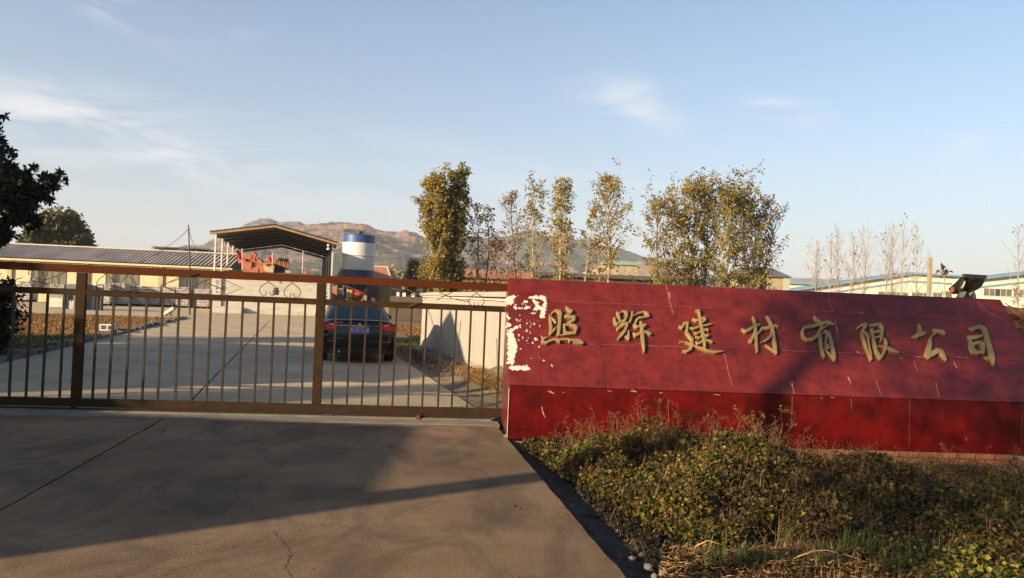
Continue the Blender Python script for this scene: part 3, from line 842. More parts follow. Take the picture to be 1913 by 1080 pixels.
bx = [0.0, 0.385]
while bx[-1] < SL-.4: bx.append(bx[-1]+0.382)
bx.append(SL)
pb = unit(SY*YT+np.array([0, 0, ZT-ZB])); PL = math.hypot(YT, ZT-ZB)
pn = np.cross(SX, pb)
for i, (x0, x1) in enumerate(zip(bx[:-1], bx[1:])):
    for (t0, t1) in ((0, .655), (.655, 1.31), (1.31, PL)):
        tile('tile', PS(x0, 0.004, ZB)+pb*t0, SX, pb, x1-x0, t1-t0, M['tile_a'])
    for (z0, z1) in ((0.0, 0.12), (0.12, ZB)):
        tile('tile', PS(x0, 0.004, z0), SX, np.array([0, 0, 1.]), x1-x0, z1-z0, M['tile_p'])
# coping at the top, flat
for i, (x0, x1) in enumerate(zip(bx[:-1], bx[1:])):
    tile('tile', PS(x0, YT, ZT-.02), SX, SY, x1-x0, YB-YT, M['tile_a'])
# left flank: clad side cut to the profile
for poly in ([(0, 0), (0.0, ZB), (.67, ZB), (.67, 0)], [(.674, 0), (.674, ZB), (YB, ZB), (YB, 0)],
             [(0.004, ZB+.004), (YT-.0, ZT-.004), (YT, ZB+.004)], [(YT+.004, ZB+.004), (YT+.004, ZT-.004), (YB, ZT-.004), (YB, ZB+.004)]):
    mb = MB(); mb.prism([PS(0.02, y, z) for y, z in poly], -SX*0.022)
    mb.build('tile', M['tile_a'], sign, fixn=True)
for poly in ([(0, 0), (0.0, ZB), (YT, ZT), (YB, ZT), (YB, 0)],):
    mb = MB(); mb.prism([PS(SL-.01, y, z) for y, z in poly], SX*0.022); mb.build('end_cladding', M['tile_a'], sign, fixn=True)

PP0 = PS(0, 0.004, ZB)+pn*0.016
ZA = (1000, 560, 7.652); ZBm = (1250, 570, 8.317); ZC = (1470, 580, 8.317); ZD = (1680, 590, 8.21)
G = []
G.append((ZA, [[(205,248,13),(212,330,20),(222,420,20),(213,500,24)], [(235,215,10),(285,182,20),(340,198,26),(355,235,26)], [(350,220,26),(345,330,24),(335,430,24),(325,520,20)],
  [(225,280,12),(265,320,20),(287,350,14)], [(222,495,18),(260,460,18),(290,425,10)],
  [(440,130,12),(470,168,22),(510,190,24),(485,225,20),(430,262,20)], [(430,262,18),(500,272,20),(550,265,22),(545,310,24),(495,345,20),(470,345,16)],
  [(405,378,14),(412,440,18),(420,500,22),(480,500,20),(560,500,18)], [(410,385,14),(480,380,18),(560,400,24),(580,425,24),(565,490,14)],
  [(160,565,10),(105,580,18),(102,628,22),(150,640,18),(200,612,18),(270,590,16),(330,602,22),(340,628,10)], [(330,598,14),(400,590,16),(470,588,18),(490,618,10)],
  [(480,598,14),(560,600,16),(620,608,22),(662,640,24),(600,646,10),(540,630,7)], [(300,525,8),(400,530,8),(560,508,8)]]))
G.append((ZA, [[(1165,208,14),(1190,265,18),(1200,310,14)], [(1122,290,16),(1135,350,20),(1160,375,12),(1200,345,12),(1232,320,10)], [(1190,222,8),(1240,188,12),(1290,198,20),(1302,245,20),(1275,310,20),(1240,365,20),(1180,430,24)],
  [(1180,430,22),(1260,382,18),(1310,355,16)], [(1310,375,18),(1270,470,22),(1215,540,22),(1182,578,15)], [(1330,465,8),(1322,530,20),(1330,582,12),(1280,545,7)],
  [(1380,198,12),(1375,255,16),(1348,335,16)], [(1400,248,8),(1470,215,12),(1550,198,14),(1592,222,22),(1612,260,16),(1550,275,12),(1475,285,18),(1440,315,16),(1420,370,18)],
  [(1408,380,16),(1440,412,20),(1490,405,14),(1560,385,20),(1510,430,16)], [(1500,345,18),(1518,420,24),(1522,520,26),(1535,620,22),(1545,700,17),(1547,768,8)], [(1395,500,9),(1425,532,22),(1490,502,20),(1580,482,20),(1635,510,20)]]))
G.append((ZBm, [[(412,108,12),(450,115,20),(465,170,16),(475,230,18),(490,330,18),(505,420,22),(525,520,26),(540,600,22),(547,690,11)], [(358,238,9),(410,262,18),(470,262,18),(530,222,22),(548,250,22),(520,288,12)],
  [(322,382,13),(370,392,18),(440,368,16),(490,352,14)], [(500,352,10),(570,338,16),(655,320,7)], [(383,450,10),(420,466,15),(480,440,16),(570,402,20),(592,420,14)], [(408,520,14),(460,535,14),(520,502,18),(592,492,17),(575,520,10)],
  [(410,600,14),(430,626,18),(500,602,16),(570,570,16),(620,582,15),(662,602,9)], [(148,358,11),(190,374,20),(230,312,22),(275,300,20),(272,370,18),(262,450,22),(310,512,22),(347,562,24),(345,640,24),(320,708,26),(262,745,20),(205,732,9)],
  [(158,595,8),(240,602,8),(310,630,12),(400,665,12),(500,700,16),(600,738,20),(700,756,22),(780,742,18),(832,745,8)]]))
G.append((ZBm, [[(1290,212,11),(1315,270,20),(1325,340,22),(1330,420,24),(1340,520,22),(1345,620,20),(1357,742,14)], [(1118,395,8),(1180,432,22),(1240,402,26),(1310,352,20),(1370,332,18),(1412,335,6)],
  [(1325,455,26),(1290,530,30),(1252,572,26),(1272,596,10)], [(1350,478,14),(1400,440,13),(1430,385,20),(1490,385,26),(1570,372,24),(1640,345,22),(1682,368,9)], [(1503,195,8),(1540,250,20),(1580,330,22),(1600,420,22),(1612,500,22),(1625,600,24),(1640,700,24),(1657,772,9)],
  [(1590,450,22),(1550,520,24),(1480,582,18),(1418,602,8)], [(1655,762,9),(1580,712,6),(1480,642,4)]]))
G.append((ZC, [[(408,118,9),(450,170,22),(500,212,22),(528,262,24),(500,340,26),(450,420,28),(380,477,26),(300,482,20),(240,432,18),(226,352,18),(250,292,22),(330,277,26),(420,265,24),(500,238,18),(580,212,24),(640,215,26),(712,240,10)],
  [(640,242,12),(580,272,11),(545,312,11)], [(500,400,22),(505,480,26),(515,580,28),(540,680,24),(563,752,13)], [(545,390,10),(580,352,22),(630,382,24),(660,450,24),(682,560,26),(705,660,28),(722,740,26),(728,800,11)],
  [(722,790,10),(650,702,6),(570,620,5)], [(598,415,16),(600,480,14),(580,520,11),(588,575,18),(620,610,24),(642,600,16),(618,540,9)]]))
G.append((ZC, [[(1085,295,12),(1150,252,22),(1210,242,22),(1190,290,28),(1150,332,16)], [(1170,352,16),(1230,402,22),(1252,450,22),(1250,500,10)], [(1148,388,20),(1180,480,20),(1210,580,18),(1250,680,16),(1290,792,7)], [(1250,495,8),(1268,600,11),(1290,700,13),(1302,780,7)],
  [(1285,255,16),(1340,252,22),(1420,240,26),(1465,280,22),(1465,360,22),(1455,440,20),(1450,490,10)], [(1300,320,20),(1320,420,22),(1345,540,22),(1370,650,22),(1410,720,26),(1440,762,22)], [(1330,362,14),(1400,352,18),(1440,360,12)], [(1345,452,14),(1400,440,16),(1450,420,12)],
  [(1500,468,14),(1530,530,18),(1520,600,20),(1490,680,20),(1442,762,20)], [(1400,578,6),(1480,580,12),(1560,612,24),(1640,652,24),(1722,682,10)]]))
G.append((ZD, [[(185,345,8),(250,335,30),(300,275,40),(298,200,20),(275,162,9)], [(385,285,15),(320,315,26)], [(505,235,10),(560,262,24),(640,272,32),(668,300,18)], [(545,285,20),(488,330,12)],
  [(455,368,18),(452,450,32),(430,540,40),(412,610,42),(442,650,24),(500,600,42),(560,562,42),(620,572,34),(670,640,26),(702,702,9)]]))
G.append((ZD, [[(1055,215,10),(1120,222,32),(1200,190,26),(1270,212,28),(1302,262,34),(1322,350,32),(1350,450,34),(1380,560,36),(1410,660,38),(1430,768,10)], [(1425,700,18),(1340,680,12),(1290,660,5)],
  [(1038,340,11),(1090,362,32),(1170,352,28),(1240,332,18)], [(1068,412,20),(1085,500,34),(1120,570,34),(1185,602,20)], [(1110,462,30),(1190,432,24),(1262,455,32),(1272,530,24),(1270,592,15)], [(1130,585,24),(1210,580,20),(1270,592,14)]]))
for zz, st in G:
    glyph_mesh('character', st, plane_unproj(PP0, pn, zz), M['gold'], sign, step=6.0, depth=0.045, bev=7.0, rise=0.006)

# white residue of a torn poster, drawn in the zoom frame (930,520) x5.4
zr = (930, 520, 5.4)
res = [[(85,205,10),(120,205,22),(160,190,16),(190,185,6)], [(85,245,14),(130,250,20),(150,235,10)], [(95,225,22),(135,225,24)], [(300,195,6),(350,195,14),(430,190,18),(460,200,16)], [(465,200,14),(468,260,16),(460,320,22),(440,385,18)],
       [(350,210,12),(380,245,16),(390,290,18),(440,310,24)], [(350,325,6),(400,300,22)], [(90,385,12),(110,400,12)], [(85,455,8),(115,465,14),(90,490,12)], [(85,530,7),(120,535,14),(160,510,16),(215,480,6)],
       [(120,560,30),(135,620,34),(130,680,36),(130,740,40),(130,800,36),(145,860,14)], [(165,640,20),(170,700,18),(150,780,22)], [(95,850,12),(130,845,16)], [(120,900,14),(160,905,24),(230,905,20),(280,905,22),(310,912,12)],
       [(160,290,8),(180,300,10)], [(205,300,10),(215,310,6)], [(270,300,12),(310,290,10)], [(215,430,9),(225,435,6)], [(290,530,8),(300,550,6)], [(345,650,9),(352,640,7)], [(365,615,7),(375,605,6)], [(260,240,9),(290,235,6)],
       [(340,350,6)], [(240,365,5)], [(355,460,5)], [(225,710,6)], [(330,805,5)], [(540,880,6)], [(450,830,5)], [(280,450,5)], [(250,590,6)], [(300,600,4)], [(405,465,4)]]
for k in range(75):
    qx = 110+rnd.random()**.8*330; qy = rnd.uniform(235, 690)
    if abs(qx-130) < 60 and qy > 520: qx += 120
    res.append([(qx, qy, rnd.choice((1, 1.5, 2, 3, 6))-2)])
res = [[(x+6, y, r) for x, y, r in s_] for s_ in res]
res = [s if len(s) > 1 else [s[0], (s[0][0]+2, s[0][1]+1, s[0][2])] for s in res]
glyph_mesh('glue_residue', res, plane_unproj(PP0+pn*0.0005, pn, zr), M['white_res'], sign, step=3.0, depth=0.004, bev=8, rise=0.002, wob=15.0)

# chips and scratches on the joints
ch = MB()
def scratch(pts, w, plane=0):
    w = w*.62 if w < .0095 else w*.8
    P0, n = (PP0+pn*.0012, pn) if plane == 0 else (PS(0, -.0135, 0), -SY)
    f = plane_unproj(P0, n, (0, 0, 1)); Q = [f(x, y)[0] for x, y in pts]
    for a, b in zip(Q[:-1], Q[1:]):
        d = unit(b-a); s = np.cross(n, d)*w/2
        ch.add([a-s, a+s, b+s*.7, b-s*.7], [(0, 1, 2, 3)])
for pts, w in (([(1244, 531), (1250, 560), (1258, 587)], .008), ([(1250, 547), (1252, 556)], .02), ([(1547, 557), (1556, 582)], .005), ([(1560, 597), (1565, 640)], .006), ([(1563, 607), (1567, 630)], .009),
               ([(1707, 675), (1714, 695)], .006), ([(1782, 676), (1788, 688)], .012), ([(1708, 666), (1722, 667)], .012), ([(1789, 667), (1798, 668)], .010), ([(1801, 668), (1809, 669)], .010), ([(1600, 657), (1606, 659)], .015),
               ([(1681, 668), (1687, 670)], .016), ([(1820, 560), (1850, 585), (1888, 606)], .007), ([(1584, 704), (1590, 717)], .014), ([(1637, 713), (1647, 740)], .007), ([(1748, 713), (1754, 742)], .008), ([(1353, 660), (1362, 700), (1369, 722)], .006),
               ([(1100, 643), (1200, 645), (1340, 652)], .003), ([(1040, 562), (1330, 575)], .002), ([(1500, 580), (1800, 592)], .002), ([(1460, 655), (1700, 664)], .003), ([(1605, 584), (1613, 585)], .012), ([(1700, 570), (1708, 590)], .003),
               ([(1480, 714), (1483, 735)], .012), ([(1477, 716), (1480, 722)], .014), ([(944, 545), (945, 700)], .004), ([(1270, 640), (1330, 655), (1300, 665)], .003), ([(1185, 640), (1240, 652)], .003), ([(1028, 730), (1034, 735)], .012), ([(1005, 660), (1010, 672)], .004)):
    scratch(pts, w)
for k in range(26):
    x = rnd.uniform(960, 1880); scratch([(x, rnd.uniform(540, 715)+(x-950)*.03)]*1+[(x+rnd.uniform(-5, 5), 0)]*0+[(x+4, 600+rnd.uniform(-3, 3)+0*x)]*0, .01) if False else None
for pts, w in (([(1024, 731), (1036, 736)], .012), ([(1051, 733), (1054, 734)], .012), ([(1135, 730), (1142, 731)], .012), ([(1178, 731), (1190, 732)], .013), ([(1180, 728), (1187, 730)], .012), ([(1232, 734), (1238, 734)], .012), ([(1334, 737), (1346, 738)], .011),
               ([(1480, 740), (1479, 800)], .005), ([(1012, 760), (1014, 770), (1018, 780)], .014), ([(1534, 743), (1536, 744)], .014), ([(1552, 742), (1558, 743)], .013), ([(1590, 745), (1591, 765)], .004), ([(1805, 817), (1805, 824)], .006), ([(1910, 755), (1909, 830)], .004), ([(1248, 745), (1249, 790)], .004), ([(1700, 745), (1698, 835)], .003)):
    scratch(pts, w, 1)
mbn = ch.build('chip', M['chip'], sign); mbn['kind'] = 'stuff'
mb = MB(); mb.bar(PS(-.008, -.022, 0.02), PS(-.008, -.022, .60), .006, .006); mb.build('edge_trim', M['white_res'], sign)
# brick footing below the plinth on the right
foot = empty('brick_footing', 'two courses of red brick under the right half of the red sign wall', 'brick footing', PS(3.5, 0, -.14), SA)
mb = MB(); mb.prism([PS(-.02, .05, -.16), PS(SL+.1, .05, -.16), PS(SL+.1, .3, -.16), PS(-.02, .3, -.16)], (0, 0, .158)); mb.build('mortar', M['mortar'], foot, fixn=True)
bm_ = MB(); bm_.box((0, 0, 0), (.235, .10, .056)); bo = bm_.build('brick_tmp', M['brick'])
bd = bo.data; bpy.data.objects.remove(bo)
for row in range(2):
    x = 2.6+(.12 if row else 0)
    while x < SL+.1:
        if rnd.random() < .93:
            o = bpy.data.objects.new('brick', bd); COL.objects.link(o); o.parent = foot
            w_ = wm(foot).inverted() @ Vector(PS(x, .0+rnd.uniform(-.012, .012)-(.04 if row == 0 else 0), -.105+row*.066))
            o.location = w_; o.rotation_euler = (0, rnd.uniform(-.03, .03), rnd.uniform(-.04, .04)); o.scale = (rnd.uniform(.9, 1.03), 1, 1)
        x += .245

# ------------------------------------------------------------------ sliding gate
gate = empty('sliding_gate', 'long rusty brown steel sliding gate with vertical pickets and scrollwork', 'gate', PG(0, 0, 0), GA)
LEAN = 0.0
def pg(x, z, y=0.06): return PG(x+LEAN*z, y, z)
GL0, GL1 = -6.4, 6.95
def rail(name, z0, z1, w, m, a=GL0, b=GL1):
    mb = MB(); mb.bar(pg(a, (z0+z1)/2), pg(b, (z0+z1)/2), w, z1-z0); return mb.build(name, m, gate, bevel=.004)
rail('top_rail', 1.765, 1.865, .10, M['rust_top'])
rail('middle_rail', 1.475, 1.555, .06, M['rust'])
rail('bottom_rail', .055, .155, .08, M['rust'])
posts = [-5.14, -2.135, .87, 3.875]
for x in posts:
    mb = MB(); mb.bar(pg(x, .157), pg(x, 1.763), .118, .066, up=(GX[0]*0, 0, 0) if False else tuple(np.array([GY[0], GY[1], 0]))); mb.build('post', M['rust'], gate, bevel=.004)
edges_ = [GL0]+posts+[GL1+.25]
for a, b in zip(edges_[:-1], edges_[1:]):
    n = 14; 
    xs_ = [a+(b-a)*(k+1)/(n+1) for k in range(n)]
    if a == GL0: xs_ = [b-(3.005)*(k+1)/(n+1) for k in range(n) if b-(3.005)*(k+1)/(n+1) > GL0+.05]
    if b > GL1: xs_ = [a+3.005*(k+1)/(n+1) for k in range(n) if a+3.005*(k+1)/(n+1) < GL1-.05]
    for x in xs_:
        d = rnd.uniform(-.012, .012)
        mb = MB(); mb.bar(pg(x+d, .156), pg(x, 1.474), .026, .026, up=tuple(np.array([GY[0], GY[1], 0]))); mb.build('picket', M['picket'], gate)
# scrollwork between top and middle rails (traced from pixels, laid on the gate plane)
gn = np.array([GY[0], GY[1], 0]); g0 = np.array(PG(0, 0, 0))
gun = plane_unproj(g0, gn, (0, 0, 1))
def scroll(pts, r=.0055):
    q = [gun(x, y)[0] for x, y in pts]; mb = MB(); mb.tube(q, r, 5); return mb.build('scrollwork', M['thin_iron'], gate, smooth=True)
def arc(cx, cy, r0, r1, a0, a1, n=14, sy=1.0):
    return [(cx+(r0+(r1-r0)*k/n)*math.cos(math.radians(a0+(a1-a0)*k/n)), cy+sy*(r0+(r1-r0)*k/n)*math.sin(math.radians(a0+(a1-a0)*k/n))) for k in range(n+1)]
scroll([(42, 519), (32, 521), (27, 527), (26, 532), (29, 535), (33, 534), (34, 530)])
def ess(x, y): scroll([(x, y), (x-3, y-3), (x-2, y-8), (x+3, y-10), (x+7, y-6), (x+6, y+2), (x+2, y+6), (x, y+12), (x+2, y+18), (x+6, y+21)])
ess(56, 514); ess(82, 513)
scroll([(97, 516), (106, 517), (110, 523), (110, 532), (106, 536), (102, 534), (102, 530)])
scroll([(66, 519), (80, 524), (95, 520), (112, 513), (126, 507)]); scroll([(60, 524), (75, 527), (92, 531)])
def onion(x, y, h=30, w=15):
    for s in (-1, 1):
        scroll([(x, y), (x+s*3, y+4), (x+s*w*.7, y+h*.33), (x+s*w, y+h*.6), (x+s*w*.85, y+h*.85), (x+s*w*.5, y+h), (x+s*w*.2, y+h*.9), (x+s*w*.25, y+h*.72)])
onion(197, 511, 30, 17); onion(239, 513, 31, 15)
def diamond(x0, y0, s=1):
    scroll([(x0, y0), (x0+s*38, y0+17), (x0+s*2, y0+32)])
diamond(415, 521); diamond(338, 517, -1)
scroll([(300, 533), (340, 520), (372, 512)]); scroll([(300, 533), (335, 545)]); scroll([(392, 521), (360, 535), (345, 543)]); scroll([(372, 523), (415, 540)])
onion(501, 525, 28, 17); onion(546, 527, 30, 16)
diamond(760, 541); diamond(700, 537, -1); scroll([(758, 554), (815, 542)]); scroll([(815, 543), (846, 558), (878, 564)]); scroll([(815, 561), (846, 545)])
scroll([(640, 533), (700, 552)]); scroll([(730, 538), (785, 553)])
onion(890, 546, 26, 15)
# wheels and rust-red guide shoe
for x in (-4.9, .88, 5.25):
    mb = MB(); c = np.array(PG(x, -.02, .048)); mb.tube([c-gn*.02, c+gn*.02], .034, 14); mb.build('wheel', M['rust'], gate)
mb = MB(); mb.box(PG(5.22, -.075, .03), (.05, .05, .06), GA); mb.build('guide_shoe', M['redr'], gate)
# gate pillar behind the sign end is not visible; the leaf slides in front of the wall
for (px_, py_) in ((612, 774), (457, 765)):
    pass
leafp = MB(); c = gnd(612, 775, .03)
for k in range(5):
    a = rnd.uniform(0, 6.28); q = c+np.array([rnd.uniform(-.06, .06), rnd.uniform(-.02, .02), 0.0])
    leafp.box(q+np.array([0, 0, .008]), (.05, .025, .012), a)
tag(leafp.build('dead_leaf_clump', M['darkwall']), 'small clump of dead leaves caught on the gate track under the second post', 'debris')

# ------------------------------------------------------------------ white boundary wall right of the drive
bw = empty('boundary_wall', 'whitewashed plaster boundary wall running back from the sign along the drive', 'wall', PR(1.09, -.6), RA)
n = 60; mb = MB(); vs = []; 
rows = [0, .05, .2, .5, .9, 1.3, 1.62]
for j, z in enumerate(rows):
    for i in range(n+1):
        v = -.6+12.95*i/n
        u = 1.09+mnoise.noise(Vector((v*1.3, z*2, 2)))*.018+(0.05*max(0, .35-z) if z < .35 else 0)*(-1)
        vs.append(PR(u, v, z-.12 if j == 0 else z))
mb.add(vs, [(j*(n+1)+i, j*(n+1)+i+1, (j+1)*(n+1)+i+1, (j+1)*(n+1)+i) for j in range(len(rows)-1) for i in range(n)])
mb.prism([PR(1.12, -.6, -.1), PR(1.30, -.6, -.1), PR(1.30, 12.36, -.1), PR(1.12, 12.36, -.1)], (0, 0, 1.72))
mb.build('wall', M['plaster_w'], bw, fixn=True)
mb = MB()
for (v0_, z0_, v1_, z1_) in ((9.8, .75, 11.0, 1.25), (11.0, 1.25, 11.15, 1.32), (6.2, .2, 6.35, .75), (6.35, .75, 6.2, 1.1), (2.6, .3, 2.75, .9)):
    mb.bar(PR(1.062, v0_, z0_), PR(1.062, v1_, z1_), .012, .010)
mb.build('crack', M['kerb'], bw)
mb = MB(); mb.prism([PR(1.00, -.6, 1.70), PR(1.36, -.6, 1.70), PR(1.36, 12.42, 1.66), PR(1.00, 12.42, 1.66)], (0, 0, .10)); mb.build('coping', M['plaster_w'], bw, fixn=True, bevel=.01)
mb = MB(); mb.prism([PR(1.05, -.6, 1.622), PR(1.3, -.6, 1.622), PR(1.3, 12.36, 1.622), PR(1.05, 12.36, 1.622)], (0, 0, .035)); mb.build('ledge', M['plaster_g'], bw, fixn=True)

# ------------------------------------------------------------------ car
def car():
    c0 = gnd(671, 679)
    root = empty('parked_car', 'black sedan with red tail lights and a blue licence plate parked on the drive', 'car', (0, 0, 0), 0)
    # local frame: y forward (away from the viewer), rear bumper at y=0, x right
    st = [0.0, .06, .16, .35, .62, .95, 1.35, 1.8, 2.4, 3.0, 3.5, 4.0, 4.4, 4.68, 4.78]
    w  = [.70, .80, .855, .895, .91, .915, .918, .92, .92, .92, .915, .90, .86, .76, .62]
    zt = [.86, .965, 1.005, 1.015, 1.01, .99, .97, .96, .955, .95, .945, .90, .83, .72, .60]
    zb = [.36, .28, .24, .22, .21, .20, .20, .20, .20, .20, .20, .21, .22, .25, .30]
    K = 18; vs = []
    for y, ww, t, b in zip(st, w, zt, zb):
        h = t-b
        half = [(0, 0.0), (.55, 0), (.86, .01), (.955, .10), (.985, .30), (1.0, .52), (.995, .68), (.965, .84), (.90, .95), (.74, .995), (.45, 1.015), (0, 1.02)]
        pts = [(x*ww, b+q*h) for x, q in half]
        ring = pts+[(-x, z) for x, z in reversed(pts[1:-1])]
        vs.append([(x, y+(0.0 if i else 0), z) for i, (x, z) in enumerate(ring)])
    nr = len(vs[0])
    # bow of the rear face
    for k in range(3):
        vs[k] = [(x, y+.10*(abs(x)/.9)**2.2*(1-.5*k)+(.045*max(0, .55-z)/.3 if k == 0 else 0)*-1*0, z) for x, y, z in vs[k]]
    mb = MB(); mb.add([p for r_ in vs for p in r_], [(i*nr+k, i*nr+(k+1) % nr, (i+1)*nr+(k+1) % nr, (i+1)*nr+k) for i in range(len(st)-1) for k in range(nr)]+[tuple(range(nr-1, -1, -1)), tuple((len(st)-1)*nr+k for k in range(nr))])
    body = mb.build('body', M['paint'], root, smooth=True, fixn=True)
    # greenhouse: rings from belt to roof
    def ring(z, y0, y1, w0, w1, n=8, r=.12):
        out = []
        for i in range(n+1): out.append((-w0/2+w0*i/n, y0+.10*(abs(-1+2*i/n)**2.4), z))
        for i in range(1, n): t = i/n; out.append((w0/2+(w1-w0)/2*math.sin(math.pi*t)*1, y0+.10+(y1-y0-.2)*t, z))
        for i in range(n+1): out.append((w0/2-w0*i/n, y1-.10*(abs(-1+2*i/n)**2.4), z))
        for i in range(1, n): t = 1-i/n; out.append((-w0/2-(w1-w0)/2*math.sin(math.pi*t), y0+.10+(y1-y0-.2)*t, z))
        return out
    rings = [ring(.97, .52, 3.62, 1.50, 1.74), ring(1.10, .74, 3.34, 1.42, 1.62), ring(1.24, .98, 3.02, 1.32, 1.47), ring(1.36, 1.24, 2.74, 1.20, 1.32), ring(1.43, 1.5, 2.5, 1.06, 1.18), ring(1.462, 1.75, 2.3, .8, .9)]
    nr = len(rings[0]); mb = MB(); mb.add([p for r_ in rings for p in r_], [(i*nr+k, i*nr+(k+1) % nr, (i+1)*nr+(k+1) % nr, (i+1)*nr+k) for i in range(5) for k in range(nr)]+[tuple(5*nr+k for k in range(nr))])
    mb.build('roof', M['paint'], root, smooth=True, fixn=True)
    # windows: offset patches over the greenhouse shell
    def patch(name, ks, lo, hi, off, m):
        mb = MB(); V = []
        for z, yy0, yy1, ww0, ww1 in ((lo, 0, 0, 0, 0), ((lo+hi)/2, 0, 0, 0, 0), (hi, 0, 0, 0, 0)):
            zs = [.97, 1.10, 1.24, 1.36, 1.43]
            i = max(k for k in range(len(zs)-1) if zs[k] <= z+1e-6); t = (z-zs[i])/(zs[i+1]-zs[i])
            for k in ks:
                a = np.array(rings[i][k % nr]); b = np.array(rings[i+1][k % nr]); p = a+(b-a)*t
                q = np.array([p[0], p[1]-1.95, 0]); q = unit(q*np.array([1, .6, 0])); V.append(p+q*off+np.array([0, 0, off*.4]))
        m_ = len(ks); mb.add(V, [(j*m_+i, j*m_+i+1, (j+1)*m_+i+1, (j+1)*m_+i) for j in range(2) for i in range(m_-1)])
        return mb.build(name, m, root, smooth=True, fixn=False)
    patch('rear_window', list(range(1, 8)), 1.005, 1.345, .012, M['carglass'])
    patch('side_window', list(range(nr-7, nr+0)), 1.0, 1.32, .012, M['carglass'])
    patch('side_window', list(range(9, 16)), 1.0, 1.32, .012, M['carglass'])
    patch('windscreen', list(range(17, 24)), 1.0, 1.32, .012, M['carglass'])
    # tail lights wrap round the corner
    def yr(x, z=.8): return .0+.10*(abs(x)/.9)**2.2
    for s in (-1, 1):
        pts = [(.43, .895), (.55, .94), (.70, .952), (.80, .948), (.87, .93), (.895, .86), (.89, .79), (.84, .765), (.72, .765), (.60, .775), (.52, .82)]
        mb = MB(); f_ = [(s*x, yr(x)+(-.032 if x < .74 else -.02 if x < .86 else .05), z) for x, z in pts]
        mb.prism(f_, (0, .14, 0)); lt = mb.build('tail_light', M['tail'], root, fixn=True, bevel=.01)
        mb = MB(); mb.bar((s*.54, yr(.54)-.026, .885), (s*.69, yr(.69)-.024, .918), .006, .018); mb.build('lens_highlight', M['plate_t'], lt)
    # boot lid lip, chrome bar, plate
    mb = MB(); mb.tube([(x, yr(x)+.07, 1.0-.02*abs(x)) for x in np.linspace(-.66, .66, 9)], .022, 8); mb.build('boot_spoiler', M['paint'], root, smooth=True)
    mb = MB()
    for a, b in zip(np.linspace(-.44, .44, 9)[:-1], np.linspace(-.44, .44, 9)[1:]): mb.bar((a, yr(a)-.022, .885), (b, yr(b)-.022, .885), .014, .030)
    mb.build('chrome_strip', M['chrome'], root)
    pl = MB(); pl.box((0, -.035, .785), (.44, .012, .14)); plate = pl.build('licence_plate', M['plate'], root)
    for (x, z, w_, h_) in ((0, .851, .43, .006), (0, .719, .43, .006), (-.214, .785, .006, .126), (.214, .785, .006, .126)):
        pl = MB(); pl.box((x, -.0425, z), (w_, .002, h_)); pl.build('plate_border', M['plate_t'], plate)
    Mx = Matrix.Translation((0, -.044, .783)) @ Matrix.Rotation(math.pi/2, 4, 'X')
    for i, chh in enumerate('鲁LD7058'):
        xx = -.178+i*.059+(.006 if i > 1 else 0)
        text_part('plate_character', chh, .105 if i else .062, Matrix.Translation((xx, 0, 0)) @ Mx @ Matrix.Diagonal((.72 if i else .9, 1.0, 1, 1)), M['plate_t'], plate, depth=.0015, offset=.0012)
    mb = MB(); mb.tube([(0, -.034, .925), (0, -.022, .925)], .032, 16); mb.build('emblem', M['chrome'], root)
    mb = MB()
    for k in range(4): mb.box((-.50+k*.035, yr(.5)-.012, .955), (.022, .006, .016))
    mb.build('badge', M['chrome'], root)
    mb = MB(); mb.box((.47, yr(.45)-.014, .95), (.08, .006, .014)); mb.build('badge', M['chrome'], root)
    # bumper, diffuser, reflectors, exhaust
    mb = MB(); mb.tube([(x, yr(x)-.012, .655-.02*abs(x)) for x in np.linspace(-.80, .80, 13)], .035, 8); mb.build('bumper', M['paint'], root, smooth=True)
    mb = MB(); mb.prism([(-.70, .035, .22), (.70, .035, .22), (.64, .0, .36), (-.64, .0, .36)], (0, .3, 0)); mb.build('diffuser', M['blackpl'], root, fixn=True, bevel=.01)
    for s in (-1, 1):
        mb = MB(); mb.bar((s*.55, yr(.55)-.012, .515), (s*.72, yr(.72)-.012, .52), .012, .026); mb.build('reflector', M['tail'], root)
        mb = MB(); mb.box((s*.94, 3.02, 1.02), (.17, .10, .12), 0); mb.build('mirror', M['paint'], root, bevel=.03)
        for y in (.95, 3.72):
            cx = s*.80; mb = MB(); n_ = 28
            prof = [(.20, -.10), (.30, -.11), (.325, -.08), (.325, .08), (.30, .11), (.20, .10)]
            vs2 = [(cx+z, y+r_*math.cos(2*math.pi*k/n_), .325+r_*math.sin(2*math.pi*k/n_)) for r_, z in prof for k in range(n_)]
            mb.add(vs2, [(i*n_+k, i*n_+(k+1) % n_, (i+1)*n_+(k+1) % n_, (i+1)*n_+k) for i in range(5) for k in range(n_)])
            wh = mb.build('wheel', M['rubber'], root, smooth=True, fixn=True)
            mb = MB(); mb.tube([(cx+s*.04, y, .325), (cx+s*.085, y, .325)], .205, 20)
            mb.build('rim', M['rim'], wh)
    mb = MB(); mb.tube([(-.45, .0, .27), (-.45, .2, .27)], .03, 10); mb.build('exhaust', M['chrome'], root)
    for z, w_ in ((.672, .60), (.435, .66)):
        mb = MB()
        xs2 = np.linspace(-w_, w_, 9)
        for a, b in zip(xs2[:-1], xs2[1:]): mb.bar((a, yr(a)-.004+(.02 if z < .5 else 0), z), (b, yr(b)-.004+(.02 if z < .5 else 0), z), .012, .008)
        mb.build('panel_gap', M['ink'], root)
    for s in (-1, 1):
        mb = MB(); mb.bar((s*.60, yr(.6)-.004, .672), (s*.56, yr(.56)-.004, .76), .01, .008); mb.build('panel_gap', M['ink'], root)
    mb = MB(); mb.box((0, 2.4, .28), (1.5, 4.2, .16)); mb.build('underbody', M['blackpl'], root)
    root.location = (c0[0]-.02, c0[1]-.05, 0); root.rotation_euler = (0, 0, math.radians(14.2))
car()

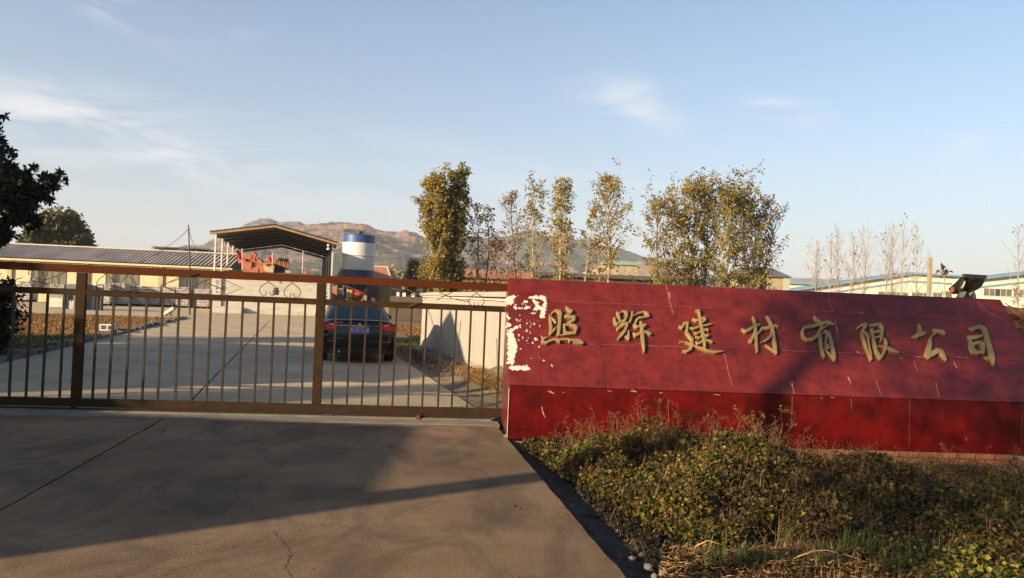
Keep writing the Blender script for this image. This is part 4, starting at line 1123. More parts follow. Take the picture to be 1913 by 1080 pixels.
# ------------------------------------------------------------------ shed with platform wall
sv0, sv1, su0, su1 = 43.2, 66.0, -8.15, -.62
shed = empty('open_shed', 'open gabled steel shed with dark sheet roof over the brick machine', 'shed', PR(su0, sv0), RA)
uc = (su0+su1)/2-.02; EZ, RZ = 5.35, 6.05
ends = [PR(su0-.35, sv0-.5, EZ-.05), PR(uc, sv0-.5, RZ), PR(su1+.45, sv0-.5, EZ-.28)]
off = PR(0, sv1-sv0+.8)-PR(0, 0)
mb = MB(); t = np.array([0, 0, .05])
for a, b, nn_ in ((ends[0], ends[1], 9), (ends[1], ends[2], 9)):
    for k in range(nn_*3):
        p = a+(b-a)*k/(nn_*3); q = a+(b-a)*(k+1)/(nn_*3); dz = .035*(k % 3 == 0)
        mb.add([p+t*(1+dz*20), q+t, q+t+off, p+t*(1+dz*20)+off, p, q, q+off, p+off], [(0, 1, 2, 3), (7, 6, 5, 4), (0, 4, 5, 1), (3, 2, 6, 7)])
mb.build('roof', M['shedroof'], shed)
for a, b in ((ends[0], ends[1]), (ends[1], ends[2])):
    mb = MB(); d = np.array([0, 0, -.12]); mb.bar(a+d, b+d, .10, .13); mb.build('fascia', M['fascia'], shed)
    mb = MB(); mb.bar(a+off+d-(0, 0, .05), b+off+d-(0, 0, .05), .12, .22); mb.build('back_truss', M['steel_w'], shed)
    for k in range(1, 6):
        mb = MB(); mb.bar(a+off*k/6.2+d*1.2, b+off*k/6.2+d*1.2, .08, .12); mb.build('rafter', M['steel_d'], shed)
for k in range(1, 5):
    for a, b in ((ends[0], ends[1]), (ends[2], ends[1])):
        p = a+(b-a)*k/5; mb = MB(); mb.bar(p-(0, 0, .07), p+off-(0, 0, .07), .06, .07); mb.build('purlin', M['steel_d'], shed)
for k in range(6):
    v = sv0+(sv1-sv0)*k/5
    mb = MB(); mb.bar(PR(su0, v), PR(su0, v, EZ-.15), .10, .10); mb.build('column', M['steel_w'], shed)
    mb = MB(); mb.bar(PR(su1+.1, v), PR(su1+.1, v, EZ-.35), .10, .10); mb.build('column', M['steel_w'] if k == 0 else M['steel_d'], shed)
for z in (5.0, 4.75):
    mb = MB(); c = PR(su1-.2, sv0-.1, z-.1); mb.lathe([(.0, .1), (.08, .08), (.13, -.02), (.14, -.08)], c, 12); mb.build('floodlight', M['steel_w'], shed, fixn=True)
mb = MB(); mb.prism([PR(su0+.1, sv1-7, 0), PR(su0+.1, sv1-.5, 0), PR(su0+.1, sv1-.5, 5.0), PR(su0+.1, sv1-7, 5.0)], np.append(UD*.05, 0)); mb.build('side_sheet', M['corrug'], shed, fixn=True)
mb = MB(); mb.prism([PR(su0+.1, sv1-.2, 0), PR(su0+1.6, sv1-.2, 0), PR(su0+1.6, sv1-.2, 4.2), PR(su0+.1, sv1-.2, 4.2)], np.append(VD*.05, 0)); mb.build('back_sheet', M['machine_g'], shed, fixn=True)

pw = empty('platform_wall', 'pale plastered platform wall with a black good-fortune character below the shed', 'wall', PR(su0, sv0-.3), RA)
mb = MB(); mb.prism([PR(su0+.55, sv0-.45, 0), PR(su1-.55, sv0-.45, 0), PR(su1-.55, sv0-.15, 0), PR(su0+.55, sv0-.15, 0)], (0, 0, 2.55)); mb.build('wall', M['plaster_g'], pw, fixn=True)
mb = MB(); mb.prism([PR(su0+.55, sv0-.14, 0), PR(su1-.55, sv0-.14, 0), PR(su1-.55, sv0+8, 0), PR(su0+.55, sv0+8, 0)], (0, 0, 2.4)); mb.build('platform', M['plaster_g'], pw, fixn=True)
for (a, b, sd) in ((su0-.0, su0+.55, 0), (su1-.55, su1+.05, 1)):
    mb = MB(); mb.prism([PR(a, sv0-.55, 0), PR(b, sv0-.55, 0), PR(b, sv0-.1, 0), PR(a, sv0-.1, 0)], (0, 0, 2.6)); mb.build('pier', M['plaster_g'], pw, fixn=True)
    mb = MB(); mb.prism([PR(a+.06, sv0-.57, .75), PR(b-.06, sv0-.57, .75), PR(b-.06, sv0-.552, .75), PR(a+.06, sv0-.552, .75)], (0, 0, 1.8)); cp = mb.build('couplet_strip', M['paper'], pw, fixn=True)
    for k in range(6):
        mb = MB(); zz = 2.35-k*.26
        for j in range(5):
            uu = (a+b)/2+rnd.uniform(-.09, .09); z_ = zz+rnd.uniform(-.08, .08); l_ = rnd.uniform(.06, .14)
            hz_ = rnd.random() < .5
            p = PR(uu-(l_/2 if hz_ else 0), sv0-.575, z_-(0 if hz_ else l_/2)); q = PR(uu+(l_/2 if hz_ else 0), sv0-.575, z_+(0 if hz_ else l_/2)); mb.bar(p, q, .006, .025)
        mb.build('brush_mark', M['ink'], cp)
wn_ = np.append(-VD, 0); wp0 = PR(-4, sv0-.452)
# the character fu, traced from zoom (380,400) x6.75
fu = [[(890,938,9),(902,945,9)], [(872,972,7),(905,962,9),(908,972,7),(888,1000,7),(865,1006,4)], [(893,985,7),(890,1012,9)], [(905,985,6),(912,995,6)],
      [(918,940,7),(940,932,8)], [(922,952,8),(940,950,8),(938,966,7),(922,966,6)], [(915,976,7),(950,972,8)], [(918,985,8),(918,1015,9)], [(945,980,7),(942,1012,9)], [(918,998,6),(943,996,6)], [(918,1012,6),(943,1012,6)], [(930,980,5),(930,1010,5)]]
glyph_mesh('character', fu, plane_unproj(wp0, wn_, (380, 400, 6.75)), M['ink'], pw, step=3.0, depth=0.006, bev=5, rise=0.002)
dr = [[(215,900,7),(240,915,10),(262,905,6)], [(225,930,8),(250,925,12),(275,935,8)], [(240,945,8),(265,950,12),(290,942,6)], [(218,945,5),(232,952,6)], [(255,965,8),(270,962,5)], [(270,915,5),(285,925,6)]]
glyph_mesh('painted_plant', dr, plane_unproj(wp0, wn_, (380, 400, 6.75)), M['greenink'], pw, step=5.0, depth=0.005, bev=5, rise=0.002, wob=5)
mb = MB(); mb.prism([PR(-6.1, sv0-.9, 0), PR(-.9, sv0-.9, 0), PR(-.9, sv0-.46, 0), PR(-6.1, sv0-.46, 0)], (0, 0, .28)); mb.build('step', M['plaster_g'], pw, fixn=True)
mb = MB(); mb.prism([PR(-7.9, sv0-1.3, 0), PR(-6.2, sv0-1.3, 0), PR(-6.2, sv0-.56, 0), PR(-7.9, sv0-.56, 0)], (0, 0, .42)); mb.build('step', M['plaster_g'], pw, fixn=True)
mb = MB(); mb.prism([PR(-1.6, sv0-1.3, 0), PR(-.9, sv0-1.3, 0), PR(-.9, sv0-.91, 0), PR(-1.6, sv0-.91, 0)], (0, 0, .5)); mb.build('block', M['plaster_g'], pw, fixn=True, bevel=.02)

# brick machine on the platform
bmac = empty('brick_machine', 'orange block-making machine with hopper under the shed roof', 'machine', atY(475, 500, 56)*np.array([1, 1, 0])+np.array([0, 0, 2.4]), RA)
def q6(x, y, Y): return atY(380+x/6.75, 400+y/6.75, Y)
def mbar(name, pts, w, m, Y=56.5, par=bmac):
    mb = MB()
    for a, b in zip(pts[:-1], pts[1:]): mb.bar(q6(*a, Y), q6(*b, Y), w, w)
    return mb.build(name, m, par)
mbar('frame', [(515, 520), (515, 720)], .30, M['orange']); mbar('frame', [(515, 530), (620, 540)], .35, M['orange']); mbar('frame', [(620, 540), (615, 720)], .22, M['orange'])
mbar('frame', [(575, 545), (572, 700)], .15, M['orange']); mbar('frame', [(510, 640), (620, 650)], .5, M['orange']); mbar('frame', [(520, 700), (700, 712)], .4, M['orange'])
mbar('arm', [(625, 490), (660, 540)], .30, M['orange']); mbar('arm', [(640, 590), (660, 560), (690, 570), (700, 620), (700, 700)], .28, M['orange'])
mbar('arm', [(650, 600), (645, 680)], .18, M['orange']); mbar('chute', [(705, 590), (730, 650), (765, 730)], .40, M['orange'])
mbar('motor', [(500, 570), (500, 620)], .55, M['redp'])
mb = MB(); f = [q6(750, 625, 55.5), q6(900, 620, 55.5), q6(880, 735, 55.5), q6(775, 730, 55.5)]; mb.prism(f, np.append(VD*1.6, 0)); mb.build('hopper', M['beige'], bmac, fixn=True)
mbar('hopper_rim', [(745, 622), (903, 617)], .12, M['orange'], 55.3)
mb = MB(); f = [q6(900, 590, 57.5), q6(1075, 585, 57.5), q6(1065, 700, 57.5), q6(895, 705, 57.5)]; mb.prism(f, np.append(VD*1.2, 0)); mb.build('conveyor', M['rustm'], bmac, fixn=True)
for k in range(7): mbar('conveyor_slat', [(905+k*26, 560+6*(k % 2)), (912+k*26, 690)], .12, M['rustm'] if k % 2 else M['orange'], 57.0)
mbar('conveyor_leg', [(890, 715), (1030, 712)], .35, M['steel_d'], 57); mbar('post', [(965, 555), (965, 600)], .2, M['steel_d'], 57)
mb = MB(); f = [q6(1030, 690, 56), q6(1100, 690, 56), q6(1100, 745, 56), q6(1030, 745, 56)]; mb.prism(f, np.append(VD*.8, 0)); mb.build('feed_box', M['machine_g'], bmac, fixn=True)

def flag(lbl, top, bot, pts, Y):
    r = empty('flag', lbl, 'flag', q6(bot[0], bot[1], Y), 0, 'red flags in front of the shed')
    mb = MB(); mb.tube([q6(*bot, Y), q6(*top, Y)], .035, 6); mb.build('pole', M['steel_w'], r)
    mb = MB(); n_ = len(pts)//2; V = []
    for i, (x, y) in enumerate(pts): V.append(q6(x, y, Y+.12*math.sin(i*1.7)))
    m_ = len(pts)//2; mb.add(V[:m_]+V[m_:], [(i, i+1, m_+i+1, m_+i) for i in range(m_-1)])
    o = mb.build('cloth', M['flag'], r); md = o.modifiers.new('solid', 'SOLIDIFY'); md.thickness = .012
flag('red flag on a white pole at the left side of the orange machine', (490, 435), (495, 700), [(488, 465), (465, 462), (440, 480), (425, 492), (505, 590), (480, 570), (455, 575), (430, 570)], 50.5)
flag('pale red flag standing above the beige hopper', (872, 490), (868, 735), [(868, 510), (845, 530), (825, 555), (805, 585), (878, 600), (862, 610), (845, 608), (820, 605)], 50.5)
flag('small red flag drooping low on the thin pole right of the machine', (1258, 465), (1248, 750), [(1250, 680), (1262, 695), (1275, 715), (1300, 740), (1242, 750), (1255, 752), (1268, 752), (1280, 752)], 50.5)

# ------------------------------------------------------------------ silo
sc_ = atY(669, 500, 62); SR = 1.27
silo = empty('cement_silo', 'white cement silo with blue bands standing on blue legs', 'silo', (sc_[0], sc_[1], 0), RA)
def zz(y, Y=62): return atY(669, y, Y)[2]
cxy = (sc_[0], sc_[1], 0)
def band(name, y0, y1, r, m, ribs=()):
    mb = MB(); prof = [(0, zz(y0))]+[(r, zz(y0))]
    for yr_ in ribs: prof += [(r, zz(yr_)+.03), (r+.02, zz(yr_)+.02), (r+.02, zz(yr_)-.02), (r, zz(yr_)-.03)][::-1] if False else []
    mb.lathe([(r, zz(y0)), (r, zz(y1))], cxy, 48); mb.lathe([(r, zz(y1)), (0.001, zz(y1))], cxy, 48); mb.lathe([(r, zz(y0)), (0.001, zz(y0))], cxy, 48); o = mb.build(name, m, silo, smooth=False)
    for p in o.data.polygons: p.use_smooth = abs(p.normal.z) < .5
    return o
band('base_band', 518, 505, SR*.96, M['blue_d'])
band('barrel', 504.8, 478, SR*.99, M['silo_w']); band('barrel', 477.8, 454.6, SR*1.02, M['silo_w'])
band('top_band', 454.4, 440.5, SR*.99, M['silo_b'])
mb = MB(); mb.lathe([(SR*.985, zz(478)-.04), (SR*1.05, zz(478)-.03), (SR*1.05, zz(478)+.03), (SR*.985, zz(478)+.04)], cxy, 48); mb.build('seam', M['silo_w'], silo)
mb = MB(); mb.lathe([(SR*.99, zz(440)), (SR*.5, zz(438)), (.25, zz(437)), (.25, zz(434)), (.32, zz(433.5)), (.32, zz(432)), (0, zz(431.5))], cxy, 32); mb.build('cap', M['blue_d'], silo, fixn=True)
for k in range(10):
    a = 2*math.pi*k/10; p = np.array([cxy[0]+SR*.97*math.cos(a), cxy[1]+SR*.97*math.sin(a), 0]); mb = MB(); mb.bar(p+(0, 0, zz(440)), p+(0, 0, zz(431.5)), .03, .03); mb.build('rail_post', M['steel_d'], silo)
mb = MB(); rr_ = [(cxy[0]+SR*.97*math.cos(a), cxy[1]+SR*.97*math.sin(a), zz(431.8)) for a in np.linspace(0, 2*math.pi, 33)]; mb.tube(rr_, .02, 5, cap=False); mb.build('guard_rail', M['steel_d'], silo)
mb = MB(); mb.lathe([(SR*.93, zz(517)), (.22, zz(556)), (.18, 0.9)], cxy, 32); mb.build('hopper_cone', M['blue_d'], silo, fixn=True)
for sx in (-1, 1):
    for sy in (-1, 1):
        c = np.array(cxy)+np.append(UD*sx*.98+VD*sy*.98, 0); mb = MB(); mb.tube([c, c+(0, 0, zz(516))], .10, 10); mb.build('leg', M['blue_d'], silo)
for sx in (-1, 1):
    mb = MB(); mb.bar(np.array(cxy)+np.append(UD*.98*sx-VD*.98, .6), np.array(cxy)+np.append(-UD*.98*sx-VD*.98, 3.0), .06, .06); mb.build('brace', M['blue_d'], silo)
mb = MB(); mb.bar(np.array(cxy)+np.append(UD*1.0-VD*1.0, 2.6), np.array(cxy)+np.append(-UD*1.0-VD*1.0, 2.6), .09, .09); mb.build('brace', M['silo_b'], silo)
mb = MB(); c = np.array(cxy)+np.append(VD*SR*1.12, 0)
for s in (-.18, .18): mb.bar(c+np.append(VD*s, 0), c+np.append(VD*s, zz(442)), .03, .03)
for k in range(22): z_ = .4+k*.32; mb.bar(c+np.append(VD*-.18, z_), c+np.append(VD*.18, z_), .02, .02)
mb.build('ladder', M['steel_d'], silo)

mx_ = empty('mixer', 'red and yellow concrete mixer under the blue silo', 'mixer', atY(664, 560, 58)*np.array([1, 1, 0]), RA)
c = atY(665, 552, 58.5); mb = MB(); mb.tube([c-np.array([.45, 0, .1]), c-np.array([.3, 0, 0]), c+np.array([.3, 0, 0]), c+np.array([.5, 0, -.1])], [.28, .42, .42, .25], 14); mb.build('drum', M['redp'], mx_, smooth=True)
c = atY(653, 549, 58.2); mb = MB(); mb.box(c, (.40, .5, .62), RA); mb.build('panel', M['yellow'], mx_, bevel=.03)
c = atY(634.5, 544, 58.2); mb = MB(); mb.box(c, (.40, .5, .42), RA); mb.build('panel', M['yellow'], mx_, bevel=.03)
mb = MB(); c = atY(650, 556, 58.4); mb.bar(c+np.array([-.9, 0, 0]), c+np.array([.9, 0, -.05]), .1, .12); c2 = c*np.array([1, 1, 0]); mb.bar(c2+(-.8, 0, 0), c+np.array([-.8, 0, 0]), .1, .1); mb.bar(c2+(.8, 0, 0), c+np.array([.8, 0, 0]), .1, .1); mb.build('frame', M['machine_g'], mx_)

# ------------------------------------------------------------------ left workshop
wa = math.radians(6.5); w0 = np.array([-38.3, 58.4, 0]); WX = np.array([math.cos(wa), math.sin(wa), 0]); WY = np.array([-math.sin(wa), math.cos(wa), 0])
ws = empty('workshop', 'long low cream workshop with grey corrugated roof left of the shed', 'building', w0, wa)
def PW(x, y, z): return w0+WX*x+WY*y+np.array([0, 0, z])
LW0, LW1, HE = -16, 16.2, 3.22
mb = MB(); mb.prism([PW(LW0, 0, 0), PW(LW1, 0, 0), PW(LW1, 7, 0), PW(LW0, 7, 0)], (0, 0, HE)); mb.build('wall', M['cream'], ws, fixn=True)
mb = MB(); mb.prism([PW(LW1-.02, .1, HE), PW(LW1-.02, 6.9, HE), PW(LW1-.02, 3.5, HE+1.15)], WX*.2); mb.build('gable', M['corrug'], ws, fixn=True)
# corrugated roof
mb = MB(); nx = int((LW1-LW0+.8)/.105); V = []
for i in range(nx+1):
    x = LW0-.4+i*.105; w_ = .035*math.sin(i*math.pi/1.5)
    for (y, z) in ((-.55, HE+.05), (3.5, HE+1.2), (7.5, HE+.05)): V.append(PW(x, y, z+w_))
mb.add(V, [(i*3+j, (i+1)*3+j, (i+1)*3+j+1, i*3+j+1) for i in range(nx) for j in range(2)])
mb.build('roof', M['roofsheet'], ws)
mb = MB(); mb.bar(PW(LW0-.4, 3.5, HE+1.25), PW(LW1+.4, 3.5, HE+1.25), .3, .10); mb.build('ridge_cap', M['rooflight'], ws)
mb = MB(); mb.bar(PW(LW0-.4, -.50, HE-.10), PW(LW1+.4, -.50, HE-.10), .05, .14); mb.build('fascia', M['cream'], ws)
for x in (-11, -5.5, .25, 5.75, 11.2, 16.1):
    mb = MB(); mb.prism([PW(x-.17, -.14, 0), PW(x+.17, -.14, 0), PW(x+.17, -.003, 0), PW(x-.17, -.003, 0)], (0, 0, HE-.03)); mb.build('pilaster', M['cream_d'], ws, fixn=True)
def window(parent, fr, x0, x1, z0, z1, nx_, m_frame, m_glass, nz_=1, dark=None):
    fo = MB(); t_ = .06
    fo.prism([fr(x0, -.03, z0), fr(x1, -.03, z0), fr(x1, -.03, z0+t_), fr(x0, -.03, z0+t_)], fr(0, .05, 0)-fr(0, 0, 0))
    fo.prism([fr(x0, -.03, z1-t_), fr(x1, -.03, z1-t_), fr(x1, -.03, z1), fr(x0, -.03, z1)], fr(0, .05, 0)-fr(0, 0, 0))
    for k in range(nx_+1):
        x = x0+(x1-x0)*k/nx_
        fo.prism([fr(x-t_/2, -.032, z0), fr(x+t_/2, -.032, z0), fr(x+t_/2, -.032, z1), fr(x-t_/2, -.032, z1)], fr(0, .05, 0)-fr(0, 0, 0))
    f = fo.build('window', m_frame, parent, fixn=True)
    for k in range(nx_):
        xa, xb = x0+(x1-x0)*k/nx_+t_/2, x0+(x1-x0)*(k+1)/nx_-t_/2
        mg = m_glass if dark is None or k not in dark else M['glass']
        mb = MB(); mb.prism([fr(xa, -.012, z0+t_), fr(xb, -.012, z0+t_), fr(xb, -.012, z1-t_), fr(xa, -.012, z1-t_)], fr(0, .008, 0)-fr(0, 0, 0)); mb.build('pane', mg, f, fixn=True)
for (x0, x1, g) in ((-9.0, -6.6, 'glassg'), (-4.0, -1.4, 'glassg'), (1.75, 4.25, 'glassg'), (7.15, 9.55, 'glassg'), (12.55, 14.9, 'glassg')):
    window(ws, PW, x0, x1, .95, 2.55, 5, M['frame_d'], M[g], dark=(0, 1, 2) if x0 > 12 else (1, ) if x0 > 1 else ())

# second building with flat dark roof behind the workshop
b2 = empty('flat_roofed_building', 'yellowish building with dark flat roof just behind the workshop', 'building', atY(310, 500, 75)*np.array([1, 1, 0]), .1)
def box_px(parent, name, x0, x1, ytop, Y, depth, m, z0=0.0, sl=0.0):
    a = atY(x0, ytop, Y); b = atY(x1, ytop, Y); mb = MB(); zt_ = (a[2]+b[2])/2
    mb.prism([(a[0], Y, z0), (b[0], Y+sl*(b[0]-a[0]), z0), (b[0]-.02, Y+sl*(b[0]-a[0])+depth, z0), (a[0], Y+depth, z0)], (0, 0, zt_-z0)); return mb.build(name, m, parent, fixn=True)
box_px(b2, 'wall', 287, 345, 463.5, 75, 6, M['greyyel']); box_px(b2, 'roof', 284, 352, 461.5, 74.6, 7, M['steel_d'], z0=atY(310, 463.6, 75)[2])
box_px(b2, 'window', 313, 325, 466, 74.95, .04, M['glass'], z0=atY(318, 472, 75)[2])
aw = empty('dark_canopy', 'dark curved canopy roof between the workshop and the shed', 'canopy', atY(370, 500, 70)*np.array([1, 1, 0]), .1)
mb = MB(); pts = [(325, 468), (345, 463.5), (365, 462.5), (390, 465), (412, 470), (424, 474)]
top = [atY(x, y, 70) for x, y in pts]; bot = [atY(x, 476+(x-325)*.03, 70) for x, y in pts]
mb.add(top+[p+(0, 6, -.1) for p in top]+[p-(0, 0, .12) for p in top]+[p+(0, 6, -.22) for p in top], [(i, i+1, 6+i+1, 6+i) for i in range(5)]+[(12+i, 18+i, 18+i+1, 12+i+1) for i in range(5)]+[(i, 12+i, 13+i, i+1) for i in range(5)])
mb.build('roof', M['steel_d'], aw)
for i in (0, 2, 3, 5):
    p = top[i]; mb = MB(); mb.bar((p[0], p[1]+.2, 0), (p[0], p[1]+.2, p[2]-.1), .12, .12); mb.build('column', M['steel_d'], aw)

# stacks of blocks in front of the workshop
def stack(x0, x1, ytop, ybot, lbl, dark=False, Y=None):
    a = gnd((x0+x1)/2, ybot); Yf = w0[1]+(a[0]-w0[0])*math.tan(wa)-1.3; a = a if a[1] < Yf else np.append(a[:2]*Yf/a[1], 0); Y = a[1]; w_ = abs(atY(x1, ybot, Y)[0]-atY(x0, ybot, Y)[0]); zt_ = atY((x0+x1)/2, ytop, Y)[2]
    r = empty('block_stack', lbl, 'block stack', (a[0], a[1], 0), .1, 'stacks of concrete blocks in front of the workshop')
    def L(x, y, z): return a*np.array([1, 1, 0])+WX*x+WY*y+np.array([0, 0, z])
    mb = MB()
    for s in (-1, 0, 1): mb.bar(L(s*w_*.4, -.5, .06), L(s*w_*.4, .5, .06), .09, .11)
    for k in range(5): mb.bar(L(-w_/2, -.48+.24*k, .14), L(w_/2, -.48+.24*k, .14), .12, .035)
    mb.build('pallet', M['palletr'], r)
    nb = 4; rows_ = int((zt_-.17)/.19); bh = (zt_-.17)/rows_; mb = MB(); mh = MB()
    for j in range(rows_):
        for i in range(nb):
            for y in (-.36, 0, .36):
                bw_ = w_/nb; x = -w_/2+bw_*(i+.5)+rnd.uniform(-.01, .01); yy = y+rnd.uniform(-.02, .02)
                mb.box(L(x, yy, .165+bh*(j+.5)), (bw_*.93, .34, bh*.93), wa)
                if y == -.36:
                    for s in (-.22, .22): mh.box(L(x+s*bw_, yy-.171, .165+bh*(j+.5)), (bw_*.22, .012, bh*.55), wa)
    o = mb.build('blocks', M['block'], r); o['kind'] = 'stuff'; o = mh.build('block_hollows', M['blockd'], r); o['kind'] = 'stuff'
stack(41, 64, 525, 560, 'block stack furthest left, against the first dark workshop window')
for (x0, x1, yt, yb, lb) in ((184, 209, 530, 571, 'block stack just right of the blue-grey corrugated sheets'), (212, 236, 529.5, 571.5, 'block stack under the middle workshop window, second from the sheets'),
                             (245, 268, 534, 572, 'block stack standing just right of the middle workshop window'), (278, 301, 535, 572.5, 'block stack in front of the cream wall between two workshop windows'),
                             (307, 329, 535.5, 573, 'block stack under the left half of the dark workshop window'), (332, 354, 536.5, 573.5, 'block stack beside the thin dark pole'),
                             (366, 392, 540, 576, 'dark low block stack nearest the platform wall')):
    stack(x0, x1, yt, yb, lb)

# grey machine box and corrugated sheets
gm = empty('machine_cabinet', 'grey boxy machine cabinet standing behind the straw field', 'machine', gnd(112, 575), wa)
a = gnd(91, 576); Y = a[1]
def Pm(x, y, z): return a*np.array([1, 1, 0])+WX*x+WY*y+np.array([0, 0, z])
k_ = Y/FPX
mb = MB(); mb.prism([Pm(0, 0, 0), Pm(26*k_, 0, 0), Pm(26*k_, 1.2, 0), Pm(0, 1.2, 0)], (0, 0, 46*k_)); mb.build('body', M['machine_g'], gm, fixn=True, bevel=.03)
mb = MB(); mb.prism([Pm(26.2*k_, .05, 26*k_), Pm(46*k_, .05, 26*k_), Pm(46*k_, 1.0, 26*k_), Pm(26.2*k_, 1.0, 26*k_)], (0, 0, 21*k_)); mb.build('housing', M['corrug'], gm, fixn=True, bevel=.03)
mb = MB(); mb.prism([Pm(27*k_, .1, 0), Pm(31*k_, .1, 0), Pm(31*k_, .6, 0), Pm(27*k_, .6, 0)], (0, 0, 26*k_)); mb.prism([Pm(42*k_, .1, 0), Pm(46*k_, .1, 0), Pm(46*k_, .6, 0), Pm(42*k_, .6, 0)], (0, 0, 26*k_)); mb.build('leg', M['corrug'], gm, fixn=True)
mb = MB(); mb.prism([Pm(1.5*k_, -.03, 3*k_), Pm(24*k_, -.03, 3*k_), Pm(24*k_, -.03, 20*k_), Pm(1.5*k_, -.03, 20*k_)], WY*.02); mb.build('door', M['plaster_g'], gm, fixn=True)
mb = MB()
for k in range(5): mb.box(Pm((33+k*1.9)*k_, .3, (3+rnd.uniform(0, 6))*k_), (.05, .3, .5), wa)
mb.build('pipes', M['steel_w'], gm)
cs = empty('corrugated_sheets', 'blue-grey corrugated metal sheets propped upright beside the grey cabinet', 'metal sheets', gnd(172, 579), wa)
a2 = gnd(157, 579)
mb = MB(); V = []; nn_ = 66
for i in range(nn_+1):
    x = 31*k_*i/nn_; y = .04*math.sin(i*1.3)
    V += [a2*np.array([1, 1, 0])+WX*x+WY*y, a2*np.array([1, 1, 0])+WX*x+WY*(y+.12)+np.array([0, 0, (48-3*(i/nn_)-(3 if i > 40 else 0))*k_])]
mb.add(V, [(2*i, 2*i+2, 2*i+3, 2*i+1) for i in range(nn_)])
o = mb.build('sheet', M['corrug'], cs); md = o.modifiers.new('s', 'SOLIDIFY'); md.thickness = .01
mb = MB(); mb.bar(a2*np.array([1, 1, 0])+WX*31*k_+WY*.1, a2*np.array([1, 1, 0])+WX*31*k_+WY*.1+np.array([0, 0, 42*k_]), .06, .06); mb.build('prop', M['steel_d'], cs)

# pole with wires
p0 = gnd(354, 588); Yp = p0[1]
pole = empty('utility_pole', 'thin dark pole with wires at the end of the straw field', 'pole', (p0[0], p0[1], 0))
tp = atY(352, 420, Yp); mb = MB(); mb.tube([(p0[0], p0[1], 0), ((p0[0]+tp[0])/2+.05, p0[1], tp[2]/2), tp], [.06, .05, .035], 7); mb.build('post', M['steel_d'], pole)
def wire(a, b, sag, r=.012, par=pole):
    mb = MB(); pts = [a+(b-a)*t+np.array([0, 0, -sag*4*t*(1-t)]) for t in np.linspace(0, 1, 12)]; mb.tube(pts, r, 4); mb.build('wire', M['steel_d'], par)
wire(atY(352, 428, Yp), atY(281, 463, 70), .5, .022); wire(atY(352, 426, Yp), atY(362, 456, 62), .1, .018)
mb = MB(); mb.bar(atY(352, 421, Yp)-(.0, 0, .25), atY(353, 421, Yp)+(.08, 0, -.25), .05, .05); mb.build('bracket', M['steel_d'], pole)

# slab leaning on field edge, hollow block on the kerb
sl = gnd(306, 590); mb = MB(); a = atY(306, 588, sl[1]); b = atY(326, 575, sl[1]); mb.bar(a, b, .35, .16)
mb.bar(a*np.array([1, 1, 0])+(.35, .1, 0), atY(318, 580, sl[1])+(0, .1, -.05), .08, .08)
tag(mb.build('leaning_slab', M['plaster_g']), 'pale concrete slab propped at a slant at the far edge of the straw field', 'slab')
hb0 = gnd(202, 621); hb = empty('hollow_block', 'white hollow concrete block lying on the kerb of the drive', 'block', (hb0[0], hb0[1], .06), .25)
for (dx, dz, w_, h_) in ((0, .018, .46, .036), (0, .192, .46, .036), (-.212, .105, .036, .138), (.212, .105, .036, .138), (.02, .105, .036, .138)):
    mb = MB(); mb.box((hb0[0]+dx, hb0[1], .06+dz), (w_, .22, h_)); mb.build('web', M['paper'], hb)

# ------------------------------------------------------------------ houses behind
def house(name, lbl, x0, x1, yeave, yridge, Y, depth, mw, mr, x_r0, x_r1, cat='house', hip=True, edge=True):
    a, b = atY(x0, yeave, Y), atY(x1, yeave, Y); ze = (a[2]+b[2])/2; r0, r1 = atY(x_r0, yridge, Y+depth/2), atY(x_r1, yridge, Y+depth/2); zr = (r0[2]+r1[2])/2
    r = empty(name, lbl, cat, ((a[0]+b[0])/2, Y, 0))
    mb = MB(); mb.prism([(a[0], Y, 0), (b[0], Y, 0), (b[0], Y+depth, 0), (a[0], Y+depth, 0)], (0, 0, ze)); mb.build('wall', mw, r, fixn=True)
    o_ = .25; A = [(a[0]-o_, Y-o_, ze), (b[0]+o_, Y-o_, ze), (b[0]+o_, Y+depth+o_, ze), (a[0]-o_, Y+depth+o_, ze), (r0[0], Y+depth/2, zr), (r1[0], Y+depth/2, zr)]
    mb = MB(); mb.add(A, [(0, 1, 5, 4), (1, 2, 5), (2, 3, 4, 5), (3, 0, 4), (3, 2, 1, 0)]); ro = mb.build('roof', mr, r, fixn=True)
    if edge:
        mb = MB(); mb.tube([A[0], A[4], A[5], A[1]], .07, 5); mb.build('ridge', M['rooflight'], ro)
    return r
hs = house('tiled_house', 'house with orange tiled hip roof and olive wall right behind the silo', 630, 729, 527, 497, 68, 7, M['olive_w'], M['tileroof'], 641, 724)
mb = MB(); a = atY(691, 560, 67.6); b = atY(701, 560, 67.6); mb.prism([(a[0], 67.6, 0), (b[0], 67.6, 0), (b[0], 67.9, 0), (a[0], 67.9, 0)], (0, 0, atY(696, 534, 67.6)[2])); mb.build('side_panel', M['purple'], hs, fixn=True)
mb = MB(); a = atY(620, 560, 67.6); b = atY(629, 560, 67.6); mb.prism([(a[0], 67.6, 0), (b[0], 67.6, 0), (b[0], 67.9, 0), (a[0], 67.9, 0)], (0, 0, atY(625, 525, 67.6)[2])); mb.build('brick_pier', M['tileroof'], hs, fixn=True)
house('brick_hut', 'low red brick hut seen under the gate rail right of the olive wall', 729, 762, 541, 533, 82, 5, M['brickwall_f'], M['tileroof'], 733, 758, edge=False)
bh = house('cream_shed', 'small cream shed behind the boundary wall below the dense poplar', 812, 846, 538, 506, 62, 3, M['cream'], M['cream'], 822, 830, cat='shed', edge=False)
dw = empty('dark_wall', 'low dark brown wall at the end of the grass behind the car', 'wall', gnd(756, 590))
Yd = 50.0
